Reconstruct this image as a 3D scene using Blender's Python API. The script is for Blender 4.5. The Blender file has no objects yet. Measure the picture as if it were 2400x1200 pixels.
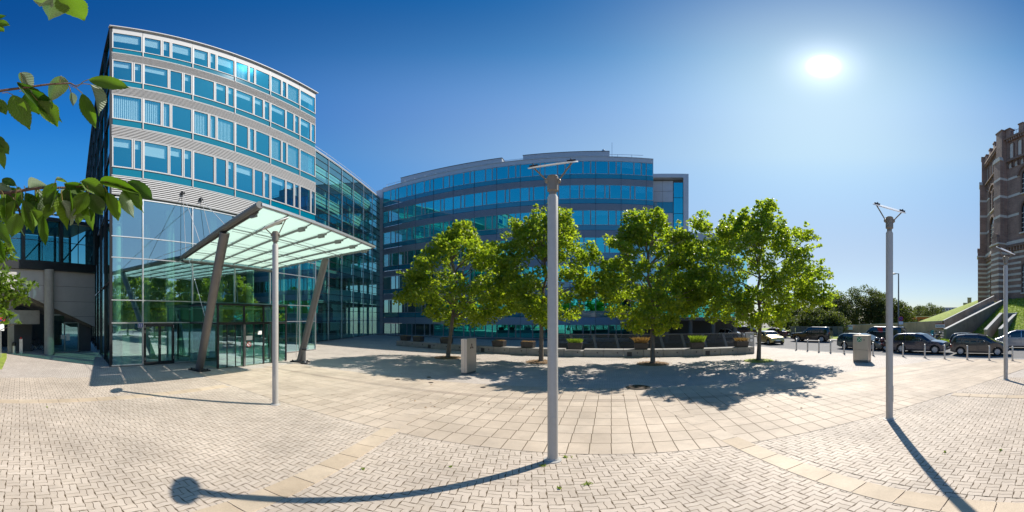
import bpy, bmesh, math, random
import numpy as np
from math import sin, cos, tan, pi, radians, hypot, atan2, sqrt, exp
from mathutils import Vector, Matrix, Quaternion

S = bpy.context.scene
COL = S.collection
random.seed(7)
rng = np.random.default_rng(11)
U = random.uniform

# ------------------------------------------------------------------ camera, sky, sun, exposure
EYE = 2.8                                   # camera height above the plaza
cam = bpy.data.cameras.new('camera')
cam.type = 'PANO'
cam.panorama_type = 'EQUIRECTANGULAR'
cam.longitude_min, cam.longitude_max = -1200/764, 1200/764
cam.latitude_min, cam.latitude_max = -455/720, 745/720
cam.clip_start, cam.clip_end = 0.05, 6000
cam_o = bpy.data.objects.new('camera', cam)
COL.objects.link(cam_o)
cam_o.location = (0, 0, EYE)
cam_o.rotation_euler = (radians(90), 0, 0)
S.camera = cam_o

SUN_AZ, SUN_EL = 730/764, radians(46.95)    # azimuth clockwise from +Y
SUN = Vector((sin(SUN_AZ)*cos(SUN_EL), cos(SUN_AZ)*cos(SUN_EL), sin(SUN_EL)))
W = bpy.data.worlds.new('World')
S.world = W
W.use_nodes = True
nt = W.node_tree
bg = nt.nodes['Background']
sky = nt.nodes.new('ShaderNodeTexSky')
sky.sky_type = 'NISHITA'
sky.sun_disc = False
sky.sun_elevation = SUN_EL
sky.sun_rotation = SUN_AZ
sky.altitude = 300
sky.air_density = 1.0
sky.dust_density = 0.6
sky.ozone_density = 4.0
# the sun itself and the glare of the air round it: a bright core that falls off with the angle from the sun
geo = nt.nodes.new('ShaderNodeTexCoord')
dot = nt.nodes.new('ShaderNodeVectorMath'); dot.operation = 'DOT_PRODUCT'
nrm = nt.nodes.new('ShaderNodeVectorMath'); nrm.operation = 'NORMALIZE'
nt.links.new(geo.outputs['Generated'], nrm.inputs[0])
nt.links.new(nrm.outputs[0], dot.inputs[0])
dot.inputs[1].default_value = SUN
def wmath(op, a, b=None):
    n = nt.nodes.new('ShaderNodeMath'); n.operation = op
    for i, q in enumerate((a, b)):
        if q is None: continue
        if isinstance(q, (int, float)): n.inputs[i].default_value = q
        else: nt.links.new(q, n.inputs[i])
    return n.outputs[0]
dm = wmath('MAXIMUM', dot.outputs['Value'], 0.0)
core = wmath('MULTIPLY', wmath('POWER', dm, 5200.0), 22.0)
mid = wmath('MULTIPLY', wmath('POWER', dm, 420.0), 1.9)
wide = wmath('MULTIPLY', wmath('POWER', dm, 20.0), 1.5)
broad = wmath('MULTIPLY', wmath('POWER', dm, 2.0), 1.65)
tot = wmath('ADD', wmath('ADD', core, mid), wide)
air = broad
glow = nt.nodes.new('ShaderNodeMix'); glow.data_type = 'RGBA'; glow.blend_type = 'ADD'
glow.inputs[0].default_value = 1.0
gcol = nt.nodes.new('ShaderNodeCombineColor')
for i in range(3): nt.links.new(tot, gcol.inputs[i])
tint = nt.nodes.new('ShaderNodeMix'); tint.data_type = 'RGBA'; tint.blend_type = 'MULTIPLY'
tint.inputs[0].default_value = 1.0
# clear dry air: deep blue overhead, paler towards the horizon
sep = nt.nodes.new('ShaderNodeSeparateXYZ'); nt.links.new(nrm.outputs[0], sep.inputs[0])
ramp = nt.nodes.new('ShaderNodeValToRGB')
el = ramp.color_ramp; el.interpolation = 'EASE'
el.elements[0].position = 0.0; el.elements[0].color = (.50,.53,.60,1)
el.elements[1].position = 1.0; el.elements[1].color = (.012,.22,.40,1)
for ps, c in ((.15,(.50,.56,.62,1)), (.50,(.15,.68,.95,1)), (.64,(.07,.59,.98,1)), (.85,(.010,.33,.70,1))):
    e_ = el.elements.new(ps); e_.color = c
nt.links.new(sep.outputs[2], ramp.inputs[0])
nt.links.new(ramp.outputs[0], tint.inputs[7])
acol = nt.nodes.new('ShaderNodeCombineColor')
for i in range(3): nt.links.new(air, acol.inputs[i])
addair = nt.nodes.new('ShaderNodeMix'); addair.data_type = 'RGBA'; addair.blend_type = 'ADD'; addair.inputs[0].default_value = 1.0
ramp2 = nt.nodes.new('ShaderNodeValToRGB')
e2 = ramp2.color_ramp
e2.elements[0].position = 0.1; e2.elements[0].color = (1,.96,.70,1)
e2.elements[1].position = .86; e2.elements[1].color = (.05,.25,.44,1)
for ps, c in ((.50,(1,.95,.62,1)), (.62,(.72,.80,.66,1)), (.76,(.22,.46,.56,1))):
    e_ = e2.elements.new(ps); e_.color = c
nt.links.new(sep.outputs[2], ramp2.inputs[0])
damp = nt.nodes.new('ShaderNodeVectorMath'); damp.operation = 'SCALE'
nt.links.new(sky.outputs[0], damp.inputs[0]); nt.links.new(wmath('SUBTRACT', 1.0, wmath('ADD', wmath('MULTIPLY', dm, .58), wmath('MULTIPLY', wmath('POWER', dm, 22.0), .26))), damp.inputs['Scale'])
nt.links.new(damp.outputs[0], tint.inputs[6])
amul = nt.nodes.new('ShaderNodeMix'); amul.data_type = 'RGBA'; amul.blend_type = 'MULTIPLY'; amul.inputs[0].default_value = 1.0
nt.links.new(acol.outputs[0], amul.inputs[6]); nt.links.new(ramp2.outputs[0], amul.inputs[7])
nt.links.new(tint.outputs[2], addair.inputs[6]); nt.links.new(amul.outputs[2], addair.inputs[7])
nt.links.new(addair.outputs[2], glow.inputs[6])
nt.links.new(gcol.outputs[0], glow.inputs[7])
nt.links.new(glow.outputs[2], bg.inputs['Color'])
bg.inputs['Strength'].default_value = 0.15

sl = bpy.data.lights.new('sun', 'SUN')
sl.energy = 3.95
sl.angle = radians(0.53)
sl.color = (1.0, 0.94, 0.85)
sun_o = bpy.data.objects.new('sun', sl)
COL.objects.link(sun_o)
sun_o.rotation_euler = SUN.to_track_quat('Z', 'Y').to_euler()
sun_o.location = SUN*200

S.view_settings.view_transform = 'Standard'
S.view_settings.look = 'None'
S.view_settings.gamma = 1.0
S.view_settings.use_curve_mapping = False
S.view_settings.exposure = 0.68
S.render.engine = 'CYCLES'
cy = S.cycles
cy.max_bounces = 10; cy.transparent_max_bounces = 20
cy.diffuse_bounces = 3; cy.glossy_bounces = 4; cy.transmission_bounces = 6
cy.sample_clamp_indirect = 6.0
cy.caustics_reflective = False; cy.caustics_refractive = False
cy.use_denoising = True

# ------------------------------------------------------------------ helpers
WP = {}                                      # world position of a parent whose children are given in world coordinates

class Fr:
    """A wall line: s along it, d outward, z up. Outward is to the right of the direction."""
    def __init__(self, o, t):
        l = hypot(*t); self.o = o; self.t = (t[0]/l, t[1]/l); self.n = (t[1]/l, -t[0]/l)
    def p(self, s, d, z):
        return (self.o[0]+self.t[0]*s+self.n[0]*d, self.o[1]+self.t[1]*s+self.n[1]*d, z)

class MB:
    def __init__(self): self.v = []; self.f = []
    def hexa(self, p):
        k = len(self.v); self.v += [tuple(q) for q in p]
        self.f += [(k+3,k+2,k+1,k), (k+4,k+5,k+6,k+7), (k,k+1,k+5,k+4), (k+1,k+2,k+6,k+5), (k+2,k+3,k+7,k+6), (k+3,k,k+4,k+7)]
        return self
    def box(self, x0, x1, y0, y1, z0, z1):
        return self.hexa([(x0,y0,z0),(x1,y0,z0),(x1,y1,z0),(x0,y1,z0),(x0,y0,z1),(x1,y0,z1),(x1,y1,z1),(x0,y1,z1)])
    def fbox(self, fr, s0, s1, d0, d1, z0, z1):
        return self.hexa([fr.p(s0,d1,z0),fr.p(s1,d1,z0),fr.p(s1,d0,z0),fr.p(s0,d0,z0),fr.p(s0,d1,z1),fr.p(s1,d1,z1),fr.p(s1,d0,z1),fr.p(s0,d0,z1)])
    def bar(self, a, b, w, h=None, up=(0,0,1)):
        h = h or w
        a = Vector(a); b = Vector(b); d = (b-a).normalized(); u = Vector(up)
        if abs(d.dot(u)) > .99: u = Vector((1,0,0))
        s = d.cross(u).normalized()*w/2; t = s.cross(d).normalized()*h/2
        return self.hexa([a-s-t, a+s-t, b+s-t, b-s-t, a-s+t, a+s+t, b+s+t, b-s+t])
    def path(self, pts, rad, n=8, cap=True):
        pts = [Vector(p) for p in pts]; k0 = len(self.v); m = len(pts)
        if not hasattr(rad, '__len__'): rad = [rad]*m
        ref = None
        for i, p in enumerate(pts):
            d = (pts[min(i+1,m-1)]-pts[max(i-1,0)]).normalized()
            if ref is None: ref = Vector((0,0,1)) if abs(d.z) < .9 else Vector((1,0,0))
            s = d.cross(ref).normalized(); t = s.cross(d).normalized(); ref = t
            for j in range(n):
                a = 2*pi*j/n
                self.v.append(tuple(p+(s*cos(a)+t*sin(a))*rad[i]))
        for i in range(m-1):
            for j in range(n):
                a = k0+i*n+j; b = k0+i*n+(j+1)%n
                self.f.append((a, b, b+n, a+n))
        if cap:
            self.f.append(tuple(k0+j for j in range(n))[::-1]); self.f.append(tuple(k0+(m-1)*n+j for j in range(n)))
        return self
    def lathe(self, prof, n=16, c=(0,0,0), axis='z'):
        k0 = len(self.v)
        for r, z in prof:
            for j in range(n):
                a = 2*pi*j/n
                q = (r*cos(a), r*sin(a), z) if axis == 'z' else (r*cos(a), z, r*sin(a))
                self.v.append((c[0]+q[0], c[1]+q[1], c[2]+q[2]))
        for i in range(len(prof)-1):
            for j in range(n):
                a = k0+i*n+j; b = k0+i*n+(j+1)%n
                self.f.append((a, b, b+n, a+n))
        self.f.append(tuple(k0+j for j in range(n))[::-1]); self.f.append(tuple(k0+(len(prof)-1)*n+j for j in range(n)))
        return self
    def prism(self, poly, z0, z1):
        k = len(self.v); n = len(poly)
        self.v += [(p[0],p[1],z0) for p in poly]+[(p[0],p[1],z1) for p in poly]
        self.f.append(tuple(range(k,k+n))[::-1]); self.f.append(tuple(range(k+n,k+2*n)))
        for i in range(n): j = (i+1)%n; self.f.append((k+i,k+j,k+n+j,k+n+i))
        return self
    def sprism(self, fr, poly, d0, d1):
        """polygon of (s,z) on a wall line, extruded from d0 to d1"""
        k = len(self.v); n = len(poly)
        self.v += [fr.p(a,d0,b) for a,b in poly]+[fr.p(a,d1,b) for a,b in poly]
        self.f.append(tuple(range(k,k+n))[::-1]); self.f.append(tuple(range(k+n,k+2*n)))
        for i in range(n): j = (i+1)%n; self.f.append((k+i,k+j,k+n+j,k+n+i))
        return self
    def ell(self, c, r, n=12, m=7):
        k = len(self.v)
        for i in range(m+1):
            a = pi*i/m
            for j in range(n):
                b = 2*pi*j/n; self.v.append((c[0]+r[0]*sin(a)*cos(b), c[1]+r[1]*sin(a)*sin(b), c[2]+r[2]*cos(a)))
        for i in range(m):
            for j in range(n):
                p = k+i*n+j; q = k+i*n+(j+1)%n; self.f.append((p,q,q+n,p+n))
        return self
    def quad(self, *p):
        k = len(self.v); self.v += [tuple(q) for q in p]; self.f.append(tuple(range(k,k+len(p)))); return self
    def mesh(self, name, mat, smooth=False, fix=True):
        me = bpy.data.meshes.new(name)
        me.from_pydata(self.v, [], self.f)
        if fix and len(self.f) < 6000:
            b = bmesh.new(); b.from_mesh(me)
            bmesh.ops.recalc_face_normals(b, faces=b.faces); b.to_mesh(me); b.free()
        if mat: me.materials.append(mat)
        if smooth:
            me.polygons.foreach_set('use_smooth', [True]*len(me.polygons))
            me.set_sharp_from_angle(angle=radians(40))
        me.update()
        return me
    def build(self, name, mat, parent=None, smooth=False, fix=True, bevel=0, stuff=False):
        w = WP.get(parent.name) if parent else None
        if w: self.v = [(a-w[0], b-w[1], c-w[2]) for a,b,c in self.v]
        o = link(name, self.mesh(name, mat, smooth, fix), parent)
        if w: WP[o.name] = w
        if bevel:
            m = o.modifiers.new('bevel', 'BEVEL'); m.width = bevel; m.segments = 2; m.limit_method = 'ANGLE'
        if stuff: o['kind'] = 'stuff'
        return o

def link(name, data, parent=None):
    o = bpy.data.objects.new(name, data); COL.objects.link(o)
    if parent: o.parent = parent
    return o
def tag(o, label=None, cat=None, group=None, kind=None):
    if label: o['label'] = label
    if cat: o['category'] = cat
    if group: o['group'] = group
    if kind: o['kind'] = kind
    return o
def thing(name, label, cat, loc=(0,0,0), rz=0.0, group=None, world=False):
    o = link(name, None); o.empty_display_size = .2
    o.location = loc; o.rotation_euler = (0, 0, rz)
    if world: WP[o.name] = tuple(loc)
    return tag(o, label, cat, group)
def kids(o): return [c for c in bpy.data.objects if c.parent == o]
def dup(o, loc=None, rz=None, parent=None, cache={}):
    """copy a thing, its parts and their sub-parts"""
    c = o.copy(); COL.objects.link(c)
    if parent: c.parent = parent
    if loc is not None: c.location = loc
    if rz is not None: c.rotation_euler = (0,0,rz)
    for k in list(o.children): dup(k, parent=c)
    return c
def at(x, d, z=0.0):
    """point on the ground d metres from the camera's foot, in the direction photo column x looks"""
    t = (x-1200)/764.0
    return Vector((d*sin(t), d*cos(t), z))

# ------------------------------------------------------------------ materials
MATS = {}
def nodes(m):
    m.use_nodes = True
    return m.node_tree, m.node_tree.nodes, m.node_tree.links, m.node_tree.nodes['Principled BSDF']
def mat(name, col, rough=.6, metal=0.0, var=0.0, scale=4.0, bump=0.0, bscale=30.0, spec=.5, coat=0.0, stretch=None, obj=False, dirt=0.0):
    m = bpy.data.materials.new(name); t, N, L, b = nodes(m)
    b.inputs['Base Color'].default_value = (*col, 1); b.inputs['Roughness'].default_value = rough
    b.inputs['Metallic'].default_value = metal; b.inputs['Specular IOR Level'].default_value = spec
    b.inputs['Coat Weight'].default_value = coat; b.inputs['Coat Roughness'].default_value = .04
    tc = N.new('ShaderNodeTexCoord') if obj else N.new('ShaderNodeNewGeometry')
    src = tc.outputs['Object'] if obj else tc.outputs['Position']
    if stretch:
        mp = N.new('ShaderNodeMapping'); mp.inputs['Scale'].default_value = stretch
        L.new(src, mp.inputs[0]); src = mp.outputs[0]
    if var:
        nz = N.new('ShaderNodeTexNoise'); nz.inputs['Scale'].default_value = scale; nz.inputs['Detail'].default_value = 6
        nz.inputs['Roughness'].default_value = .65
        L.new(src, nz.inputs['Vector'])
        rp = N.new('ShaderNodeMapRange'); rp.inputs[1].default_value = .3; rp.inputs[2].default_value = .7
        rp.inputs[3].default_value = 1-var; rp.inputs[4].default_value = 1+var
        L.new(nz.outputs['Fac'], rp.inputs[0])
        mx = N.new('ShaderNodeMix'); mx.data_type = 'RGBA'; mx.blend_type = 'MULTIPLY'; mx.inputs[0].default_value = 1
        mx.inputs[6].default_value = (*col, 1); L.new(rp.outputs[0], mx.inputs[7]); L.new(mx.outputs[2], b.inputs['Base Color'])
    if bump:
        n2 = N.new('ShaderNodeTexNoise'); n2.inputs['Scale'].default_value = bscale; n2.inputs['Detail'].default_value = 5
        L.new(src, n2.inputs['Vector'])
        bp = N.new('ShaderNodeBump'); bp.inputs['Strength'].default_value = bump; bp.inputs['Distance'].default_value = .02
        L.new(n2.outputs['Fac'], bp.inputs['Height']); L.new(bp.outputs[0], b.inputs['Normal'])
    MATS[name] = m
    return m
def glass(name, trans, gloss, ior=1.9, rough=0.0, extra=0.0):
    """thin coated pane: mirror by Fresnel over a tinted clear body; reflects on its outer face only"""
    m = bpy.data.materials.new(name); t, N, L, b = nodes(m); N.remove(b)
    out = N['Material Output']
    tr = N.new('ShaderNodeBsdfTransparent'); tr.inputs[0].default_value = (*trans, 1)
    gl = N.new('ShaderNodeBsdfGlossy'); gl.inputs['Color'].default_value = (*gloss, 1); gl.inputs['Roughness'].default_value = rough
    fr = N.new('ShaderNodeFresnel'); fr.inputs['IOR'].default_value = ior
    ge = N.new('ShaderNodeNewGeometry')
    iv = N.new('ShaderNodeMath'); iv.operation = 'SUBTRACT'; iv.inputs[0].default_value = 1; L.new(ge.outputs['Backfacing'], iv.inputs[1])
    ad = N.new('ShaderNodeMath'); ad.operation = 'ADD'; ad.use_clamp = True; L.new(fr.outputs[0], ad.inputs[0]); ad.inputs[1].default_value = extra
    mu = N.new('ShaderNodeMath'); mu.operation = 'MULTIPLY'; L.new(ad.outputs[0], mu.inputs[0]); L.new(iv.outputs[0], mu.inputs[1])
    bk = N.new('ShaderNodeBsdfTransparent')
    m1 = N.new('ShaderNodeMixShader'); L.new(mu.outputs[0], m1.inputs[0]); L.new(tr.outputs[0], m1.inputs[1]); L.new(gl.outputs[0], m1.inputs[2])
    m2 = N.new('ShaderNodeMixShader'); L.new(ge.outputs['Backfacing'], m2.inputs[0]); L.new(m1.outputs[0], m2.inputs[1]); L.new(bk.outputs[0], m2.inputs[2])
    L.new(m2.outputs[0], out.inputs[0])
    MATS[name] = m
    return m
def leafmat(name, col, col2, trans, back=None, tw=.45, rough=.45):
    m = bpy.data.materials.new(name); t, N, L, b = nodes(m)
    out = N['Material Output']
    ge = N.new('ShaderNodeNewGeometry')
    mx = N.new('ShaderNodeMix'); mx.data_type = 'RGBA'; mx.inputs[6].default_value = (*col,1); mx.inputs[7].default_value = (*col2,1)
    oi = N.new('ShaderNodeObjectInfo')
    ad = N.new('ShaderNodeMath'); ad.operation = 'ADD'; L.new(ge.outputs['Random Per Island'], ad.inputs[0]); L.new(oi.outputs['Random'], ad.inputs[1])
    fc = N.new('ShaderNodeMath'); fc.operation = 'FRACT'; L.new(ad.outputs[0], fc.inputs[0]); L.new(fc.outputs[0], mx.inputs[0])
    c = mx.outputs[2]
    if back:
        m2 = N.new('ShaderNodeMix'); m2.data_type = 'RGBA'; L.new(ge.outputs['Backfacing'], m2.inputs[0]); L.new(c, m2.inputs[6]); m2.inputs[7].default_value = (*back,1); c = m2.outputs[2]
    L.new(c, b.inputs['Base Color']); b.inputs['Roughness'].default_value = rough; b.inputs['Specular IOR Level'].default_value = .4
    tl = N.new('ShaderNodeBsdfTranslucent')
    t2 = N.new('ShaderNodeMix'); t2.data_type = 'RGBA'; t2.blend_type = 'MULTIPLY'; t2.inputs[0].default_value = 1
    L.new(mx.outputs[2], t2.inputs[6]); t2.inputs[7].default_value = (*trans,1); L.new(t2.outputs[2], tl.inputs[0])
    ms = N.new('ShaderNodeMixShader'); ms.inputs[0].default_value = tw
    L.new(b.outputs[0], ms.inputs[1]); L.new(tl.outputs[0], ms.inputs[2]); L.new(ms.outputs[0], out.inputs[0])
    MATS[name] = m
    return m
def paving(name, c1, c2, rough=.62, bump=.25):
    """stone pieces: each piece has its own tone, plus speckle and broad stains"""
    m = bpy.data.materials.new(name); t, N, L, b = nodes(m)
    oi = N.new('ShaderNodeObjectInfo'); ge = N.new('ShaderNodeNewGeometry')
    ad = N.new('ShaderNodeMath'); ad.operation = 'ADD'; L.new(ge.outputs['Random Per Island'], ad.inputs[0]); L.new(oi.outputs['Random'], ad.inputs[1])
    fc = N.new('ShaderNodeMath'); fc.operation = 'FRACT'; L.new(ad.outputs[0], fc.inputs[0])
    mx = N.new('ShaderNodeMix'); mx.data_type = 'RGBA'; L.new(fc.outputs[0], mx.inputs[0]); mx.inputs[6].default_value = (*c1,1); mx.inputs[7].default_value = (*c2,1)
    n1 = N.new('ShaderNodeTexNoise'); n1.inputs['Scale'].default_value = .45; n1.inputs['Detail'].default_value = 7; n1.inputs['Roughness'].default_value = .7; L.new(ge.outputs['Position'], n1.inputs['Vector'])
    r1 = N.new('ShaderNodeMapRange'); r1.inputs[1].default_value = .32; r1.inputs[2].default_value = .68; r1.inputs[3].default_value = .70; r1.inputs[4].default_value = 1.12; L.new(n1.outputs['Fac'], r1.inputs[0])
    n2 = N.new('ShaderNodeTexNoise'); n2.inputs['Scale'].default_value = 120; n2.inputs['Detail'].default_value = 3; L.new(ge.outputs['Position'], n2.inputs['Vector'])
    r2 = N.new('ShaderNodeMapRange'); r2.inputs[1].default_value = .3; r2.inputs[2].default_value = .7; r2.inputs[3].default_value = .86; r2.inputs[4].default_value = 1.12; L.new(n2.outputs['Fac'], r2.inputs[0])
    n3 = N.new('ShaderNodeTexNoise'); n3.inputs['Scale'].default_value = 2.3; n3.inputs['Detail'].default_value = 9; n3.inputs['Roughness'].default_value = .75; L.new(ge.outputs['Position'], n3.inputs['Vector'])
    r3 = N.new('ShaderNodeMapRange'); r3.inputs[1].default_value = .58; r3.inputs[2].default_value = .72; r3.inputs[3].default_value = 1.0; r3.inputs[4].default_value = .80; L.new(n3.outputs['Fac'], r3.inputs[0])
    vo = N.new('ShaderNodeTexVoronoi'); vo.inputs['Scale'].default_value = 1.7; L.new(ge.outputs['Position'], vo.inputs['Vector'])
    r4 = N.new('ShaderNodeMapRange'); r4.inputs[1].default_value = .018; r4.inputs[2].default_value = .035; r4.inputs[3].default_value = .55; r4.inputs[4].default_value = 1.0; L.new(vo.outputs['Distance'], r4.inputs[0])
    m3 = N.new('ShaderNodeMath'); m3.operation = 'MULTIPLY'; L.new(r3.outputs[0], m3.inputs[0]); L.new(r4.outputs[0], m3.inputs[1])
    m4 = N.new('ShaderNodeMath'); m4.operation = 'MULTIPLY'; L.new(m3.outputs[0], m4.inputs[0]); L.new(r1.outputs[0], m4.inputs[1])
    mm = N.new('ShaderNodeMath'); mm.operation = 'MULTIPLY'; L.new(m4.outputs[0], mm.inputs[0]); L.new(r2.outputs[0], mm.inputs[1])
    m2 = N.new('ShaderNodeMix'); m2.data_type = 'RGBA'; m2.blend_type = 'MULTIPLY'; m2.inputs[0].default_value = 1; L.new(mx.outputs[2], m2.inputs[6]); L.new(mm.outputs[0], m2.inputs[7])
    L.new(m2.outputs[2], b.inputs['Base Color']); b.inputs['Roughness'].default_value = rough; b.inputs['Specular IOR Level'].default_value = .4
    bp = N.new('ShaderNodeBump'); bp.inputs['Strength'].default_value = bump; bp.inputs['Distance'].default_value = .004; L.new(n2.outputs['Fac'], bp.inputs['Height']); L.new(bp.outputs[0], b.inputs['Normal'])
    MATS[name] = m
    return m
def bricks(name, c1, c2, mortar, w, h, msize, rot=0.0, bump=.4, rough=.7, offset=.5, wall=False, stain=.15):
    m = bpy.data.materials.new(name); t, N, L, b = nodes(m)
    tc = N.new('ShaderNodeNewGeometry'); mp = N.new('ShaderNodeMapping'); mp.inputs['Rotation'].default_value = (0,0,rot)
    if wall:
        tx = N.new('ShaderNodeTexCoord'); sp = N.new('ShaderNodeSeparateXYZ'); L.new(tx.outputs['Object'], sp.inputs[0])
        ah = N.new('ShaderNodeMath'); ah.operation = 'ADD'; L.new(sp.outputs[0], ah.inputs[0]); L.new(sp.outputs[1], ah.inputs[1])
        cb = N.new('ShaderNodeCombineXYZ'); L.new(ah.outputs[0], cb.inputs[0]); L.new(sp.outputs[2], cb.inputs[1]); L.new(cb.outputs[0], mp.inputs[0])
    else: L.new(tc.outputs['Position'], mp.inputs[0])
    bt = N.new('ShaderNodeTexBrick'); bt.offset = offset; bt.inputs['Scale'].default_value = 1
    bt.inputs['Color1'].default_value = (*c1,1); bt.inputs['Color2'].default_value = (*c2,1); bt.inputs['Mortar'].default_value = (*mortar,1)
    bt.inputs['Brick Width'].default_value = w; bt.inputs['Row Height'].default_value = h; bt.inputs['Mortar Size'].default_value = msize
    L.new(mp.outputs[0], bt.inputs['Vector'])
    nz = N.new('ShaderNodeTexNoise'); nz.inputs['Scale'].default_value = .5; nz.inputs['Detail'].default_value = 8; nz.inputs['Roughness'].default_value = .7; L.new(tc.outputs['Position'], nz.inputs['Vector'])
    rr = N.new('ShaderNodeMapRange'); rr.inputs[1].default_value = .3; rr.inputs[2].default_value = .7; rr.inputs[3].default_value = 1-stain; rr.inputs[4].default_value = 1+stain; L.new(nz.outputs['Fac'], rr.inputs[0])
    mx = N.new('ShaderNodeMix'); mx.data_type = 'RGBA'; mx.blend_type = 'MULTIPLY'; mx.inputs[0].default_value = 1; L.new(bt.outputs['Color'], mx.inputs[6]); L.new(rr.outputs[0], mx.inputs[7])
    L.new(mx.outputs[2], b.inputs['Base Color']); b.inputs['Roughness'].default_value = rough
    bp = N.new('ShaderNodeBump'); bp.inputs['Strength'].default_value = bump; bp.inputs['Distance'].default_value = .01; bp.invert = True
    L.new(bt.outputs['Fac'], bp.inputs['Height']); L.new(bp.outputs[0], b.inputs['Normal'])
    MATS[name] = m
    return m

white_frame = mat('white_frame', (.46,.46,.47), .6, .0, var=.05)
alu = mat('aluminium', (.55,.56,.57), .38, .75, var=.06, scale=6)
louvre_back = mat('louvre_back', (.10,.10,.105), .7)
alu_louvre = mat('louvre_metal', (.42,.42,.43), .65, .0, var=.05)
dark_frame = mat('dark_frame', (.028,.03,.033), .4, .3)
grey_panel = mat('grey_panel', (.44,.46,.49), .45, .2, var=.06, scale=1.5)
grey_louvre = mat('grey_louvre', (.50,.53,.57), .5, .3, var=.05)
steel_grey = mat('painted_steel', (.17,.17,.165), .45, .3, var=.08)
pole_metal = mat('pole_metal', (.43,.415,.38), .42, .0, var=.05, scale=9, bump=.05, bscale=200)
collar_metal = mat('collar_metal', (.20,.18,.155), .5, .3, var=.08)
white_disc = mat('white_disc', (.78,.78,.78), .35)
black_rubber = mat('black_rubber', (.02,.02,.02), .7)
stainless = mat('stainless', (.56,.49,.40), .42, .6, var=.08, scale=3, bump=.05, bscale=150, stretch=(1,1,.05))
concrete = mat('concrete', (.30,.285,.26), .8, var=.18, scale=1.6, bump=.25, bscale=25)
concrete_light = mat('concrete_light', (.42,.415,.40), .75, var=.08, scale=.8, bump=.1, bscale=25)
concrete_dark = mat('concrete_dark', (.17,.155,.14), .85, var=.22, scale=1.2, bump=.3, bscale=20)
concrete_wall = mat('concrete_wall', (.48,.33,.235), .85, var=.25, scale=1.0, bump=.3, bscale=20, stretch=(1,1,.4))
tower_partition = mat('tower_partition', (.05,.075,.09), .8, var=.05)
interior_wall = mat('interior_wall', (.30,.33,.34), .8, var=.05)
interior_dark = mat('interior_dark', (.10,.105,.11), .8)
slab_floor = mat('interior_floor', (.30,.30,.29), .6)
blind_white = mat('blind_white', (.88,.89,.87), .8)
column_pale = mat('column_pale', (.72,.74,.72), .5)
teal_panel = mat('teal_panel', (.0,.16,.25), .04, spec=.5)
blue_panel = mat('blue_panel', (.006,.20,.30), .08, spec=.9, coat=.6)
g_tower = glass('glass_tower', (.80,.95,.97), (.10,.70,1.0), 1.75, 0.004, .34)
g_lobby = glass('glass_lobby', (.52,.88,.70), (.60,.88,1.0), 1.9, 0.0, .38)
g_link = glass('glass_link', (.42,.78,.70), (.55,.95,.98), 1.8, 0.0, .25)
g_office = glass('glass_office', (.45,.80,.86), (.08,.70,.68), 2.6, 0.0, .44)
g_bridge = glass('glass_bridge', (.22,.55,.52), (.6,.9,.9), 1.6, 0.0, .02)
g_dark = glass('glass_dark', (.25,.45,.45), (.7,.85,.9), 1.6, 0.0, .02)
asphalt = mat('asphalt', (.17,.165,.16), .85, var=.12, scale=.8, bump=.3, bscale=60)
bark = mat('bark', (.16,.125,.09), .9, var=.3, scale=9, bump=.6, bscale=30, stretch=(1,1,.35))
grass_m = leafmat('grass_blade', (.21,.31,.035), (.34,.42,.07), (1.2,1.3,.5), tw=.4, rough=.6)
grass_ground = mat('grass_ground', (.25,.31,.045), .9, var=.35, scale=2.5, bump=.5, bscale=8)
mulch = mat('mulch', (.20,.13,.07), .95, var=.4, scale=14, bump=.8, bscale=40)
print_white = mat('print_white', (.8,.8,.8), .5)
print_blue = mat('print_blue', (.02,.03,.22), .4)
print_green = mat('print_green', (.0,.22,.06), .4)
print_red = mat('print_red', (.55,.03,.03), .4)
print_black = mat('print_black', (.02,.02,.02), .5)
# ================================================================== the ground
UX, UY = Vector((.954,-.30,0)), Vector((.30,.954,0))      # slab grid of the plaza
KA, UC = .005, 2.5
def warp(u, v, z=0.0):
    v2 = v-KA*(u-UC)**2
    return Vector((u*UX.x+v2*UY.x, u*UX.y+v2*UY.y, z))
def unwarp(x, y):
    u = x*UX.x+y*UX.y; v = x*UY.x+y*UY.y
    return u, v+KA*(u-UC)**2
BA = -.0599                                               # angle of the paver fields and slab bands
AX, AY = Vector((cos(BA), sin(BA), 0)), Vector((-sin(BA), cos(BA), 0))
def ab(a, b, z=0.0): return Vector((a*AX.x+b*AY.x, a*AX.y+b*AY.y, z))
BANDS = (-10.05, -3.1, 3.85, 10.62)
BW = .215
ZONE0, ZONE1 = 5.92, 12.2

paver_m = paving('paver_stone', (.54,.45,.355), (.61,.515,.415))
slab_m = paving('slab_stone', (.53,.43,.325), (.60,.495,.38))
band_m = paving('band_stone', (.54,.425,.295), (.60,.485,.35))
dark_slab_m = paving('dark_band_stone', (.42,.33,.25), (.47,.385,.30))
bed_m = mat('joint_sand', (.11,.078,.045), .95, var=.25, scale=6)
far_paver_m = bricks('far_pavers', (.46,.40,.345), (.53,.47,.41), (.25,.20,.15), .2, .1, .006, rot=.3, bump=.15)
earth_m = mat('earth', (.26,.24,.20), .95, var=.3, scale=.2)

g = MB(); g.lathe([(2600,-.35),(2600,-.06)], 48); o = g.build('ground', earth_m); tag(o, kind='structure')
r = MB(); r.box(20.95,31.3,-60,75,-.055,-.03); r.box(8,20.9,27.5,60,-.055,-.012); o = r.build('road', asphalt); tag(o, kind='structure')
r = MB(); r.box(31.5,33.4,-60,60,-.05,.05); o = r.build('pavement', mat('pavement_grey', (.40,.375,.34), .85, var=.15)); tag(o, kind='structure')
r = MB(); r.box(31.3,31.5,-60,60,-.05,.07); o = r.build('kerb', concrete_light); tag(o, kind='structure')

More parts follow.
